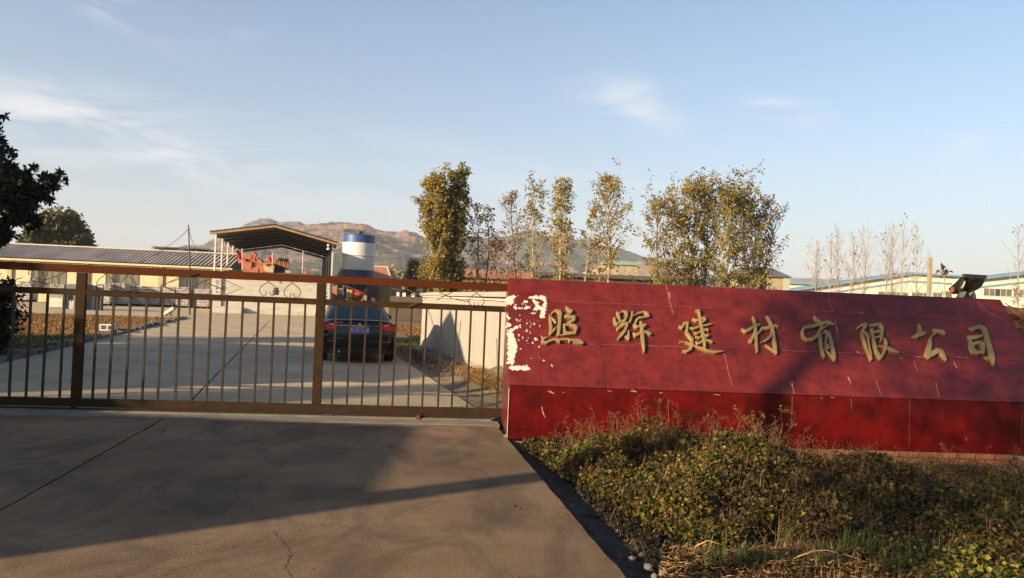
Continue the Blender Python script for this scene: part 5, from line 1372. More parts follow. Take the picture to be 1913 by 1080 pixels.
a = atY(729, 553, Yd); b = atY(790, 553, Yd); mb = MB(); mb.prism([(a[0], Yd, 0), (b[0]+6, Yd, 0), (b[0]+6, Yd+.3, 0), (a[0], Yd+.3, 0)], (0, 0, a[2])); mb.build('wall', M['darkwall'], dw, fixn=True)
for k, x in enumerate((741, 752, 768)):
    o = box_px(dw, 'coping_block', x, x+5+k, 546+k, Yd, .3, M['paper'] if k != 2 else M['plaster_g'], z0=a[2]+.002)
# long brick buildings behind the sign
lb = empty('long_brick_shed', 'long low brick-red shed with dark roof seen above the left end of the sign', 'shed', atY(1050, 560, 70)*np.array([1, 1, 0]))
a = atY(862, 560, 70); b = atY(1265, 560, 70); ze = atY(1000, 524, 70)[2]; zr_ = atY(1000, 508, 73)[2]
mb = MB(); mb.prism([(a[0], 70, 0), (b[0], 70, 0), (b[0], 76, 0), (a[0], 76, 0)], (0, 0, ze)); mb.build('wall', M['brickwall_f'], lb, fixn=True)
mb = MB(); mb.prism([(a[0]-.3, 69.6, ze), (a[0]-.3, 73, zr_), (a[0]-.3, 76.4, ze)], (b[0]-a[0]+.6, 0, 0)); mb.build('roof', M['tileroof'], lb, fixn=True)
lb2 = empty('dark_roofed_shed', 'long shed with dark brown roof edge behind the leaning poplars', 'shed', atY(1100, 560, 64)*np.array([1, 1, 0]))
a = atY(1000, 560, 64); b = atY(1262, 560, 64); z1_ = atY(1100, 519, 64)[2]
mb = MB(); mb.prism([(a[0], 64, 0), (b[0], 64, 0), (b[0], 68, 0), (a[0], 68, 0)], (0, 0, z1_)); mb.build('wall', M['darkwall'], lb2, fixn=True)
mb = MB(); mb.prism([(a[0]-.3, 63.6, z1_), (a[0]-.3, 63.6, z1_+.12), (a[0]-.3, 68.4, z1_+.5), (a[0]-.3, 68.4, z1_)], (b[0]-a[0]+.6, 0, 0)); mb.build('roof', M['darkwall'], lb2, fixn=True)
tr_ = empty('teal_roofed_house', 'distant pale house with teal roof on the sandy bank', 'house', atY(1160, 500, 190)*np.array([1, 1, 0]))
box_px(tr_, 'wall', 1130, 1192, 495, 190, 6, M['greyyel']); box_px(tr_, 'roof', 1128, 1194, 488, 189.5, 7, M['teal'], z0=atY(1160, 495, 190)[2])
gr_ = house('grey_roofed_building', 'weathered building with grey hip roof right of the large poplar clump', 1393, 1475, 517, 500, 72, 8, M['greyyel'], M['slate'], 1405, 1442, cat='building', edge=False)
a = atY(1463, 560, 71.9); b = atY(1474.5, 560, 71.9); mb = MB(); mb.prism([(a[0], 71.9, 0), (b[0], 71.9, 0), (b[0], 71.99, 0), (a[0], 71.99, 0)], (0, 0, atY(1470, 518.5, 71.9)[2])); mb.build('corner_panel', M['greenish'], gr_, fixn=True)

# ------------------------------------------------------------------ factories on the right
def factory(lbl, xl, xr, xpk, yl, yr_, ypk, Y, depth, wins, fade=0):
    r = empty('factory_hall', lbl, 'factory', atY((xl+xr)/2, 580, Y)*np.array([1, 1, 0]))
    A, B, Pk = atY(xl, yl, Y), atY(xr, yr_, Y), atY(xpk, ypk, Y)
    mb = MB(); mb.prism([(A[0], Y, 0), (B[0], Y, 0), B, Pk, A], (0, depth, 0)); mb.build('wall', M['white_f'], r, fixn=True)
    for a, b in ((A, Pk), (Pk, B)):
        mb = MB(); mb.bar(np.array(a)+(0, -.3, .10), np.array(b)+(0, -.3, .10), .5, .16); mb.build('roof_trim', M['blue_f'], r)
        mb = MB(); mb.prism([np.array(a)+(0, -.3, .2), np.array(b)+(0, -.3, .2), np.array(b)+(0, depth, .2), np.array(a)+(0, depth, .2)], (0, 0, .06)); mb.build('roof', M['blue_f'], r, fixn=True)
        d = np.array((0, -.05, -.95)); mb = MB(); mb.bar(np.array(a)+d*.9, np.array(b)+d*.9, .06, .22); mb.build('band', M['blue_f'], r)
    def fr(x, y, z): return np.array([x, Y+y, z])
    for (x0, x1, y0, y1, nx_, dk) in wins:
        a, b = atY(x0, y1, Y), atY(x1, y1, Y); t_ = atY((x0+x1)/2, y0, Y)[2]
        window(r, fr, a[0], b[0], (a[2]+b[2])/2, t_, nx_, M['frame_w'], M['glassg'], dark=dk)
    return r
factory('long white factory hall with blue trim behind the bare trees', 1462, 1838, 1700, 547, 521, 512.5, 95, 5,
        [(1640, 1696, 545, 556, 5, (2,)), (1703, 1735, 546, 557, 3, ()), (1742, 1760, 546, 558, 2, ()), (1765, 1838, 545, 558, 5, (1, 3))])
factory('nearest white factory hall rising at the right edge of the picture', 1826, 2230, 2030, 523, 534, 501, 88, 5,
        [(1837, 1890, 539, 554, 5, (2,)), (1893, 1912, 540, 556, 2, ()), (1914, 1990, 540, 558, 6, (1, 4)), (2000, 2080, 544, 562, 6, ())])
fr2 = empty('low_white_shed', 'faraway low white shed line right of the grey-roofed building', 'shed', atY(1510, 560, 150)*np.array([1, 1, 0]))
box_px(fr2, 'wall', 1474, 1600, 533, 150, 12, M['white_f']); box_px(fr2, 'roof', 1473, 1602, 529, 149.5, 13, M['blue_f'], z0=atY(1537, 533, 150)[2])

# concrete post and loader behind the sign
cp_ = gnd(1737, 700); Yc = 18.0
a = atY(1736, 560, Yc); b = atY(1737.5, 481, Yc); mb = MB(); mb.bar((a[0], Yc, -.1), (b[0], Yc, b[2]), .085, .085); o = mb.build('concrete_post', M['postc'], bevel=.008)
tag(o, 'slender weathered concrete post standing behind the sign left of the black bucket', 'post')
ld = empty('loader', 'black loader with raised bucket showing above the right end of the sign', 'loader', atY(1800, 580, 17)*np.array([1, 1, 0]))
def q9(x, y, Y): return atY(1640+x/7.007, 470+y/7.007, Y)
Yl = 15.0
# bucket: curved shell between two side plates
prof_l = [(925, 490), (1120, 312), (1190, 345), (1150, 400), (1110, 460), (1090, 520), (1010, 560)]
curve_r = [(1410, 330), (1395, 400), (1370, 460), (1330, 500), (1270, 520)]
shell = []
L_ = [(1120, 312), (1115, 370), (1095, 430), (1085, 480), (1060, 530), (1020, 562)]
R_ = [(1410, 330), (1398, 385), (1372, 440), (1330, 485), (1270, 518), (1200, 530)]
mb = MB(); m_ = len(L_); V = [q9(x, y, Yl+.10*i) for i, (x, y) in enumerate(L_)]+[q9(x, y, Yl+.25+.10*i) for i, (x, y) in enumerate(R_)]
mb.add(V, [(i, i+1, m_+i+1, m_+i) for i in range(m_-1)]); o = mb.build('bucket_shell', M['bucket_in'], ld, smooth=True); md = o.modifiers.new('s', 'SOLIDIFY'); md.thickness = .025
mb = MB(); pl_ = [q9(925, 490, Yl-.02), q9(1120, 310, Yl-.02), q9(1130, 380, Yl+.0), q9(1100, 450, Yl+.02), q9(1082, 500, Yl+.04), q9(1040, 545, Yl+.06), q9(990, 565, Yl+.06)]; mb.prism(pl_, (.02, .05, 0)); mb.build('side_plate', M['black_st'], ld, fixn=True)
mb = MB(); mb.bar(q9(1115, 315, Yl-.04), q9(1412, 332, Yl+.22), .05, .07); mb.build('cutting_edge', M['black_st'], ld)
mb = MB(); mb.prism([q9(1130, 390, Yl-.04), q9(1145, 385, Yl-.04), q9(1135, 430, Yl-.04), q9(1105, 478, Yl-.04), q9(1085, 480, Yl-.04), q9(1110, 440, Yl-.04)], (.0, -.006, 0)); mb.build('worn_patch', M['rooflight'], ld, fixn=True)
mb = MB(); mb.box(q9(975, 500, Yl-.06), (.05, .06, .10)); mb.build('side_marker', M['orange'], ld, bevel=.008)
mb = MB(); mb.bar(q9(1190, 545, Yl+.5), q9(1230, 640, Yl+1.4), .16, .2); mb.bar(q9(1110, 560, Yl+.4), q9(1060, 640, Yl+1.2), .12, .12); mb.build('arm', M['black_st'], ld)
mb = MB(); cb = q9(1150, 740, Yl+2.2); mb.box((cb[0], cb[1], .95), (1.5, 2.0, .7)); mb.build('chassis', M['beige'], ld, bevel=.05)
for s in (-1, 1):
    c = q9(1150, 740, Yl+2.0)*np.array([1, 1, 0])+np.array([s*.85, 0, .45]); mb = MB(); mb.tube([c-(.15, 0, 0), c+(.15, 0, 0)], .45, 20); mb.build('wheel', M['rubber'], ld)

# clay wall at the right end, part of the collapsed brick boundary
cw = empty('clay_wall', 'crumbling orange clay-faced brick wall behind the right end of the sign', 'wall', PS(SL+.6, 1.9, 0), SA)
mb = MB(); nx, nz_ = 26, 16; V = []
for j in range(nz_+1):
    for i in range(nx+1):
        x = SL-.55+4.0*i/nx; z = 1.86*j/nz_
        dy = mnoise.noise(Vector((x*3, z*3, 1)))*.05
        if j == nz_: z += mnoise.noise(Vector((x*2.0, 0, 4)))*.05-.02*max(0, x-SL)
        V.append(PS(x, 1.62+dy, z-.15 if j == 0 else z))
mb.add(V, [(j*(nx+1)+i, j*(nx+1)+i+1, (j+1)*(nx+1)+i+1, (j+1)*(nx+1)+i) for j in range(nz_) for i in range(nx)])
mb.prism([PS(SL-.55, 1.68, -.15), PS(SL+3.4, 1.68, -.15), PS(SL+3.4, 1.9, -.15), PS(SL-.55, 1.9, -.15)], (0, 0, 1.9)); mb.build('wall', M['clay'], cw, fixn=True)
for row in range(9):
    for k in range(9):
        if rnd.random() < .45 and row < 8: 
            x = SL-.2+k*.25+(row % 2)*.12; z = 1.72-row*.068
            if x > SL+.15+ (0.06*row):
                o = bpy.data.objects.new('brick', bd); COL.objects.link(o); o.parent = cw
                o.location = wm(cw).inverted() @ Vector(PS(x, 1.575, z)); o.rotation_euler = (0, 0, rnd.uniform(-.05, .05))

# ------------------------------------------------------------------ trees
def tree(name, lbl, base, top, r0, nb, spread, cb, nleaf, lsize, ml, mb_, seed, upang=0.9, twigs=4, shape=None, group=None, cat='tree', jit=.25, multi=1, wob=.15, lean=None, ll=1.0, tw=1.0):
    rg = np.random.default_rng(seed); base = np.array(base, float); top = np.array(top, float)
    root = empty(name, lbl, cat, base, 0, group)
    wood = MB(); LP = []
    H = top[2]-base[2]
    shape = shape or (lambda t: math.sin(math.pi*min(1, max(0, t))**.7)*.9+.15)
    for tr in range(multi):
        off_ = np.array([rg.normal()*spread*.35, rg.normal()*spread*.35, 0])*(1 if multi > 1 else 0)
        tt = top+off_*1.6+np.array([0, 0, -abs(rg.normal())*H*.08])*(1 if tr else 0)
        bb = base+off_*.25*(1 if multi > 1 else 0)
        n = 10; pts = []
        for k in range(n+1):
            t = k/n; w_ = math.sin(t*math.pi)*wob
            pts.append(bb+(tt-bb)*t+np.array([w_*math.sin(seed+3*t+tr), w_*math.cos(seed*2+4*t), 0])*min(1, H*.15)+np.append(rg.normal(size=2)*wob*.12, 0))
        rs = [max(.012, r0*(1-.93*(k/n)**.85)) for k in range(n+1)]
        wood.tube(pts, rs, 7)
        def at(t):
            f = t*n; i = min(n-1, int(f)); return pts[i]+(pts[i+1]-pts[i])*(f-i)
        for b in range(nb//multi):
            t = cb+(1-cb)*((b+rg.uniform(0, .9))/(nb//multi))**.9; t = min(t, .985)
            p = at(t); az = b*2.4+rg.uniform(-.5, .5)+tr
            L_ = spread*shape((t-cb)/(1-cb))*rg.uniform(.7, 1.2)
            ua = upang*rg.uniform(.8, 1.15)
            d = np.array([math.cos(az)*math.cos(ua), math.sin(az)*math.cos(ua), math.sin(ua)])
            ln = L_/max(.35, math.cos(ua))*ll
            bp = [p]
            for k in range(4):
                d = unit(d+np.array([0, 0, .10])+rg.normal(size=3)*.10); bp.append(bp[-1]+d*ln/4)
            rb = r0*.36*(1-t*.6); wood.tube(bp, [max(.006, rb*(1-.85*k/4))*(1+(tw-1)*.5) for k in range(5)], 4, cap=False)
            for q in range(twigs):
                i = 1+int(rg.uniform(0, 3.0)); s = bp[i]+(bp[i+1]-bp[i])*rg.uniform(0, 1) if i < 4 else bp[4]
                dd = unit(d*.7+rg.normal(size=3)*.55+np.array([0, 0, .25])); lt = ln*rg.uniform(.22, .5)
                tp_ = [s, s+dd*lt*.5, s+unit(dd+rg.normal(size=3)*.2)*lt]; wood.tube(tp_, [max(.004, rb*.28)*tw, .005*tw, .003*tw], 3, cap=False)
                LP.append((tp_[1], tp_[2])); LP.append((tp_[0], tp_[2]))
            LP.append((bp[2], bp[4])); LP.append((bp[3], bp[4]))
        LP.append((at(.9), at(1.0)))
    wood.build('trunk', mb_, root)
    if nleaf:
        if lsize > .15 and nleaf > 200: nleaf = int(nleaf*1.6); lsize *= .78; jit *= .8
        idx = rg.integers(0, len(LP), nleaf); A = np.array([p[0] for p in LP])[idx]; B = np.array([p[1] for p in LP])[idx]
        P = A+(B-A)*rg.uniform(0, 1.05, (nleaf, 1))+rg.normal(size=(nleaf, 3))*jit*spread*.35
        leaves('crown', P, lsize, ml, root, up=.2, aspect=.8, rng=rg, droop=.4)
    return root


GC = 'poplars of the large clump'


def px_tree(name, lbl, xb, xt, ytop, Y, **kw):
    if 'poplar' in name or name == 'bare_tree': ytop = ytop+(545-ytop)*(.22 if kw.get('group') == GC else .11)
    b = atY(xb, 560, Y); t = atY(xt, ytop, Y)
    return tree(name, lbl, (b[0], Y, 0), (t[0], Y+.2, t[2]), **kw)


col = lambda t: .55+.6*math.sin(math.pi*min(1, max(0, t))**.8)
GP = 'poplars behind the sign'
px_tree('poplar_tree', 'dense yellow-green poplar, left column of the tall leafy pair behind the gate end', 822, 816, 322, 45, r0=.19, nb=70, spread=.85, cb=.10, nleaf=6500, lsize=.19, ml=M['pop'], mb_=M['bark_p'], seed=3, upang=1.0, shape=col, group=GP, jit=.45)  # lighter leaf colour stands for sunlight on the left of the pair
px_tree('poplar_tree', 'darker dense poplar, right column of the tall leafy pair', 846, 853, 312, 46, r0=.17, nb=70, spread=.78, cb=.10, nleaf=6200, lsize=.19, ml=M['pop_d'], mb_=M['bark_d'], seed=4, upang=1.05, shape=col, group=GP, jit=.42)
px_tree('poplar_tree', 'thin brownish poplar with open crown just right of the dense pair', 896, 890, 362, 46, r0=.10, nb=26, spread=.8, cb=.15, nleaf=420, lsize=.17, ml=M['pop_b'], mb_=M['bark_d'], seed=5, group=GP, jit=.4)
px_tree('poplar_tree', 'second thin brownish poplar leaning right of the dense pair', 903, 912, 368, 47, r0=.09, nb=22, spread=.7, cb=.12, nleaf=340, lsize=.17, ml=M['pop_b'], mb_=M['bark_d'], seed=6, group=GP, jit=.4)
px_tree('poplar_tree', 'sparse forked poplar above the first character of the sign', 962, 955, 338, 46, r0=.11, nb=30, spread=1.0, cb=.30, nleaf=620, lsize=.16, ml=M['pop_b'], mb_=M['bark_d'], seed=7, group=GP, jit=.35)
px_tree('poplar_tree', 'slim pale-stemmed poplar with high sparse leaves left of the brushy yellow one', 990, 1003, 326, 45, r0=.10, nb=36, spread=.75, cb=.32, nleaf=900, lsize=.17, ml=M['pop'], mb_=M['bark_p'], seed=8, group=GP, jit=.35, shape=col)
px_tree('poplar_tree', 'poplar with pale trunk and a narrow brushy yellow crown in mid group', 1050, 1053, 328, 44, r0=.13, nb=42, spread=.85, cb=.28, nleaf=1600, lsize=.17, ml=M['pop'], mb_=M['bark_p'], seed=9, group=GP, jit=.4, shape=col)
px_tree('poplar_tree', 'small poplar leaning to the right with a tuft of leaves on its upper stem', 1084, 1112, 372, 44, r0=.07, nb=20, spread=.6, cb=.45, nleaf=380, lsize=.17, ml=M['pop'], mb_=M['bark_p'], seed=10, group=GP, jit=.4, wob=.05)
px_tree('poplar_tree', 'tallest single poplar with bare pale stem and round airy crown', 1138, 1134, 308, 44, r0=.14, nb=44, spread=1.15, cb=.40, nleaf=1350, lsize=.17, ml=M['pop'], mb_=M['bark_p'], seed=12, upang=.95, group=GP, jit=.35)
px_tree('poplar_tree', 'short shrubby poplar under the leaning stem in front of the sandy bank', 1120, 1118, 430, 42, r0=.06, nb=16, spread=.8, cb=.15, nleaf=420, lsize=.15, ml=M['pop_b'], mb_=M['bark_p'], seed=13, group=GP, jit=.5)
px_tree('poplar_tree', 'low reddish sapling between the two thin brownish poplars', 925, 930, 440, 44, r0=.05, nb=18, spread=.9, cb=.1, nleaf=520, lsize=.15, ml=M['weed_r'], mb_=M['bark_d'], seed=14, group=GP, jit=.5)
GC = 'poplars of the large clump'
for (xb, xt, yt, sp, nl, ml, bk, lb_, sd) in ((1238, 1230, 352, .85, 900, 'pop', 'bark_d', 'leftmost poplar of the large clump, dark stem and airy crown', 21), (1262, 1268, 338, 1.0, 1500, 'pop', 'bark_p', 'second poplar of the large clump from the left, olive crown', 22),
        (1292, 1300, 322, 1.05, 1900, 'pop', 'bark_p', 'high leafy poplar with leaning stem, third from left in the large clump', 23), (1318, 1322, 318, 1.0, 2000, 'pop', 'bark_p', 'leafy poplar at the centre left of the large clump', 24),
        (1345, 1366, 318, .95, 1900, 'pop_d', 'bark_p', 'poplar with long pale trunk and dark bushy top in the middle of the large clump', 25), (1388, 1392, 336, 1.1, 1500, 'pop', 'bark_p', 'forked pale-trunked poplar right of centre in the large clump', 26),
        (1400, 1425, 362, 1.0, 1000, 'pop_b', 'bark_p', 'second poplar from the right of the clump, before the grey hip roof', 27), (1412, 1450, 388, 1.0, 480, 'pop_b', 'bark_d', 'thinning outermost poplar on the right side of the large clump', 28)):
    px_tree('poplar_tree', lb_, xb, xt, yt, 40+(sd % 5)*.8, r0=.11, nb=40, spread=sp*.86, cb=.14, nleaf=int(nl*1.3), lsize=.165, ml=M[ml], mb_=M[bk], seed=sd, group=GC, jit=.32, upang=1.05, shape=lambda t: .75+.45*math.sin(math.pi*min(1, max(0, t))))
# bare poplar row
GB = 'bare poplars in front of the factory'
barel = ['leftmost and shortest of the bare pale trees', 'second bare tree from the left, thin twin stem', 'bare tree with the thickest pale stem on the left side', 'slender bare tree in the left half of the bare row',
         'bare tree leaning a little near the middle of the bare row', 'bare tree just right of the middle of the row', 'tall bare tree with a few last leaves at its tip', 'tallest straight bare tree near the concrete post', 'bare tree directly left of the concrete post']
for k, (x, yt) in enumerate(((1532, 442), (1556, 428), (1570, 412), (1592, 430), (1610, 412), (1652, 412), (1672, 405), (1688, 402), (1716, 410))):
    px_tree('bare_tree', barel[k]+' seen against the sky', x, x+rnd.uniform(-6, 8), yt, 60+(k % 3)*3, r0=.085, nb=26, spread=1.1, cb=.2, nleaf=10, lsize=.2, ml=M['pop_b'], mb_=M['bark_g'], seed=40+k, group=GB, upang=1.08, twigs=5, tw=1.7)
px_tree('bare_tree', 'bare tree at the right edge of the picture over the factory roof', 1908, 1905, 408, 58, r0=.07, nb=24, spread=1.0, cb=.2, nleaf=14, lsize=.2, ml=M['pop_b'], mb_=M['bark_g'], seed=60, upang=1.05, twigs=5, tw=1.7)
px_tree('bare_tree', 'low bare sapling right of the concrete post against the factory wall', 1750, 1757, 500, 50, r0=.04, nb=12, spread=.7, cb=.2, nleaf=26, lsize=.14, ml=M['weed_r'], mb_=M['bark_g'], seed=61, upang=.9)
px_tree('sapling', 'small leafy sapling in front of the nearest factory window', 1902, 1903, 531, 40, r0=.03, nb=12, spread=.45, cb=.1, nleaf=130, lsize=.12, ml=M['scrub'], mb_=M['bark_g'], seed=62)
px_tree('sapling', 'withered shoot with one brown leaf tuft standing over the factory roof', 1770, 1770, 503, 22, r0=.02, nb=4, spread=.10, cb=.93, nleaf=16, lsize=.16, ml=M['weed_r'], mb_=M['bark_g'], seed=63)

# round evergreens at the left, behind the workshop
def blob_tree(name, lbl, Y, blobs, base_x, nl, ls, ml, mb_, seed, th=.3, group=None, whorl=0):
    rg = np.random.default_rng(seed); b = atY(base_x, 560, Y)
    root = empty(name, lbl, 'tree', (b[0], Y, 0), 0, group)
    C_ = [(atY(x, y, Y+dy), r*Y/FPX) for x, y, r, dy in blobs]
    ctr = sum(c for c, _ in C_)/len(C_)
    wood = MB(); fork = np.array([b[0], Y, ctr[2]*.45])
    wood.tube([(b[0], Y, 0), fork*np.array([1, 1, .5])+np.array([.1, 0, 0]), fork], [th, th*.85, th*.7], 9)
    P = []; T = []
    tot = sum(r**2.2 for _, r in C_)
    for c, r in C_:
        mid = fork+(c-fork)*.5+rg.normal(size=3)*.15
        wood.tube([fork, mid, c], [th*.5, th*.3, th*.1], 5)
        n = int(nl*r**2.2/tot)
        d = rg.normal(size=(n, 3)); d /= np.linalg.norm(d, axis=1)[:, None]
        # clumps
        nc = max(6, n//(26 if not whorl else 5)); cd = rg.normal(size=(nc, 3)); cd /= np.linalg.norm(cd, axis=1)[:, None]
        cr = r*(.25+.78*rg.uniform(0, 1, nc)**.5); cc = c+cd*cr[:, None]*np.array([1, 1, .92])
        for q in cc[:nc//3]: T.append((c, q))
        i = rg.integers(0, nc, n); P.append(cc[i]+rg.normal(size=(n, 3))*r*(.13 if not whorl else .05))
    for a, q in T[:220]: wood.tube([a, a+(q-a)*.6+rg.normal(size=3)*.04, q], [th*.08, th*.05, .008], 3, cap=False)
    wood.build('trunk', mb_, root)
    P = np.vstack(P)
    if whorl:
        n = len(P); Q = np.repeat(P, whorl, axis=0); ax = rg.normal(size=(n, 3)); ax[:, 2] += .5; ax = np.repeat(ax/np.linalg.norm(ax, axis=1)[:, None], whorl, axis=0)
        dd = ax*.7+rg.normal(size=Q.shape)*.75
        leaves('crown', Q, ls, ml, root, dirs=dd, aspect=.42, rng=rg)
    else: leaves('crown', P, ls, ml, root, rng=rg, aspect=.8)
    return root
blob_tree('evergreen_tree', 'round dense evergreen rising behind the left end of the workshop roof', 78,
          [(110, 425, 36, 0), (80, 440, 32, -1), (140, 435, 28, 1), (60, 455, 26, 0), (152, 455, 22, 0), (110, 455, 38, 0), (95, 410, 20, 0), (125, 410, 16, 1)], 110, 15000, .34, M['ever'], M['bark_d'], 70, th=.35)
blob_tree('broadleaf_tree', 'near tree with glossy leaves toned dark as shade, reaching in at the left edge of the picture', 20.0,
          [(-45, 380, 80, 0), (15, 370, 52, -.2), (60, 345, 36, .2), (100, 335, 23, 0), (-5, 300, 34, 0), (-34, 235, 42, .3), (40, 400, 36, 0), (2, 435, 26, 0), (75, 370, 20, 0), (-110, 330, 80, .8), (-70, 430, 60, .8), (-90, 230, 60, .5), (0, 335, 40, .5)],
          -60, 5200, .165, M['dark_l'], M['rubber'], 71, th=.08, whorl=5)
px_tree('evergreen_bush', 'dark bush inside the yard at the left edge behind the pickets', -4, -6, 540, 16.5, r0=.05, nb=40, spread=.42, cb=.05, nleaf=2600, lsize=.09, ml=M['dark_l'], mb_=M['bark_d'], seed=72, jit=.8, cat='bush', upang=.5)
px_tree('olive_bush', 'olive green bush right of the tiled house behind the low dark wall', 771, 772, 492, 66, r0=.08, nb=50, spread=.75, cb=.05, nleaf=2400, lsize=.2, ml=M['ever'], mb_=M['bark_d'], seed=73, jit=.8, cat='bush')
px_tree('olive_bush', 'pale scrubby bush left of the dense poplar pair', 800, 795, 500, 60, r0=.06, nb=36, spread=.9, cb=.05, nleaf=1500, lsize=.18, ml=M['pop_d'], mb_=M['bark_d'], seed=74, jit=.8, cat='bush')

# far scrub and woods at the foot of the hills: uncountable
rg = np.random.default_rng(90)
def mass(name, regions, ml, ls, seed):
    rg = np.random.default_rng(seed); P = []
    for (x0, x1, ytop, Y0, Y1, n, h) in regions:
        nc = max(4, n//50)
        cx = rg.uniform(x0, x1, nc); cY = rg.uniform(Y0, Y1, nc)
        for x, Y in zip(cx, cY):
            b = atY(x, 545, Y); hh = h*rg.uniform(.5, 1.1); r = hh*.35
            m_ = n//nc; d = rg.normal(size=(m_, 3)); d /= np.linalg.norm(d, axis=1)[:, None]; d *= (rg.uniform(0, 1, (m_, 1))**.4)
            P.append(np.array([b[0], Y, hh*.5])+d*np.array([r, r, hh*.5]))
    o = leaves(name, np.vstack(P), ls, ml, None, rng=rg, aspect=.9); tag(o, kind='stuff'); return o
tag(mass('far_woods', [(700, 830, 0, 95, 170, 14000, 5.5), (860, 1260, 0, 90, 150, 9000, 4.0), (440, 640, 0, 85, 140, 4000, 4.0), (1460, 1960, 0, 240, 330, 5000, 6)], M['scrub'], .5, 91), 'scrub and young woods spread below the hills')
tag(mass('brushwood', [(860, 1290, 0, 46, 60, 26000, 3.6), (1200, 1430, 0, 42, 50, 12000, 3.2)], M['brush'], .12, 92), 'brown undergrowth between the poplar stems')

# climbing vine and weeds at the clay wall
P = []
for k in range(500):
    x = SL+rnd.uniform(.05, 1.6); z = rnd.uniform(.15, 1.9); 
    if (x > SL+.5 and rnd.random() < .35) or z < 1.25: P.append(PS(x, 1.50+rnd.uniform(-.12, .06), z))
P = np.array(P)
vine = empty('vine', 'withered leafy vine hanging over the orange clay wall', 'vine', PS(SL+.8, 1.5, 0))
leaves('foliage', np.repeat(P, 4, axis=0)+RNG.normal(size=(len(P)*4, 3))*.04, .05, M['weed_g'], vine)
mb = MB()
for k in range(14):
    x = SL+rnd.uniform(.1, 1.5); mb.tube([PS(x+rnd.uniform(-.1, .1)*j, 1.52, .1+1.8*j/6) for j in range(7)], .006, 4, cap=False)
mb.build('stems', M['bark_d'], vine)

# ------------------------------------------------------------------ weed bed in front of the sign
def redge(Y): return 0.02+(9.16-Y)*math.tan(FA)
def weed_h(x, y):
    """height of the weed canopy above z=0 (numpy)"""
    e = 0.02+(9.16-y)*math.tan(FA); d = x-e                       # distance from the slab edge
    yl = 5.15+.35*np.sin(x*1.3)+.25*np.sin(x*3.1+1)                # front limit of the tall part
    left = np.clip((d-.05-np.clip(8.7-y, 0, 5)*.17)/.50, 0, 1)
    front = np.clip((y-yl)/.8, 0, 1)
    back = np.clip((8.98-y)/.10, 0, 1)
    right_drop = 1-.9*np.clip((x-2.3)/1.3, 0, 1)*np.clip((y-7.3)/.9, 0, 1)
    h = (.21-.10*np.clip((x-2.3)/2.2, 0, 1))+.10*np.sin(x*1.9+y*1.1)+.07*np.sin(x*4.3-y*2.7)+.05*np.sin(x*7+y*6)+.035*np.sin(x*13.1-y*5+np.sin(y*9))+.03*np.sin(x*5.3+y*17+np.sin(x*11))
    h = h*left*front*back*right_drop*(1-.25*np.clip((y-8)/1.0, 0, 1)*np.clip((x-1.7)/1, 0, 1))
    return h
# soil surface
nx, ny = 110, 80; V = []
for j in range(ny+1):
    y = 3.0+6.9*j/ny
    for i in range(nx+1):
        x = redge(y)+.012+(11.5)*(i/nx)**1.35
        d = x-redge(y); f = max(0, min(1, d/.35))
        z = -.075-.055*f+mnoise.noise(Vector((x*4, y*4, 0)))*.035*f+mnoise.noise(Vector((x*14, y*14, 3)))*.018*f
        if y < 5.3: z += .05*f*max(0, min(1, (x-1.5)/.6))
        V.append((x, y, z))
i, j = np.meshgrid(np.arange(nx), np.arange(ny)); a = (j*(nx+1)+i).ravel()
tag(fast_mesh('bed_soil', np.array(V), np.stack([a, a+1, a+nx+2, a+nx+1], 1).ravel(), 4, M['soil'], smooth=True), kind='structure')

rg = np.random.default_rng(101)
def scatter_bed(n, pw=.6, ymin=4.2, ymax=9.0, xmax=8.6):
    x = rg.uniform(0, xmax, n); y = rg.uniform(ymin, ymax, n); h = weed_h(x, y); k = (h > .03) & (x < .68*y+1.0); x, y, h = x[k], y[k], h[k]
    z = -.1+(h+.1)*(rg.uniform(0, 1, len(h))**pw); 
    return np.stack([x+rg.normal(size=len(x))*.01, y, z+rg.normal(size=len(x))*.015], 1)
tag(leaves('weeds', scatter_bed(230000, .35), .034, M['weed_g'], None, up=.9, aspect=.85, rng=rg), 'creeping green and yellow weeds covering the bed in front of the sign', kind='stuff')
P = scatter_bed(60000, .2); P = P[(np.sin(P[:, 0]*2.3+P[:, 1]*1.7)+.6*np.sin(P[:, 0]*5-P[:, 1]*3) > .5)]
tag(leaves('dry_weeds', P+np.array([0, 0, .02]), .028, M['weed_r'], None, up=.5, aspect=.6, rng=rg), 'brown dry leaves mixed into the weeds', kind='stuff')
P = scatter_bed(5000, .1); P = P[P[:, 0] < 2.6]
Pb = scatter_bed(16000, .25)
tag(leaves('broad_leaves', Pb, .052, M['weed_g'], None, up=.8, aspect=.95, rng=rg), 'broader leaves of creeping weeds among the small ones', kind='stuff')
Pb = scatter_bed(9000, .6)
tag(blades('weed_grass', Pb, .16, .004, M['straw2'], lean=.9, rng=rg), 'thin dry blades standing among the weeds', kind='stuff')
tag(leaves('ivy_leaves', P+np.array([0, 0, .01]), .034, M['weed_y'], None, up=1.2, aspect=.95, rng=rg), 'larger bright leaves on the left part of the weed bed', kind='stuff')

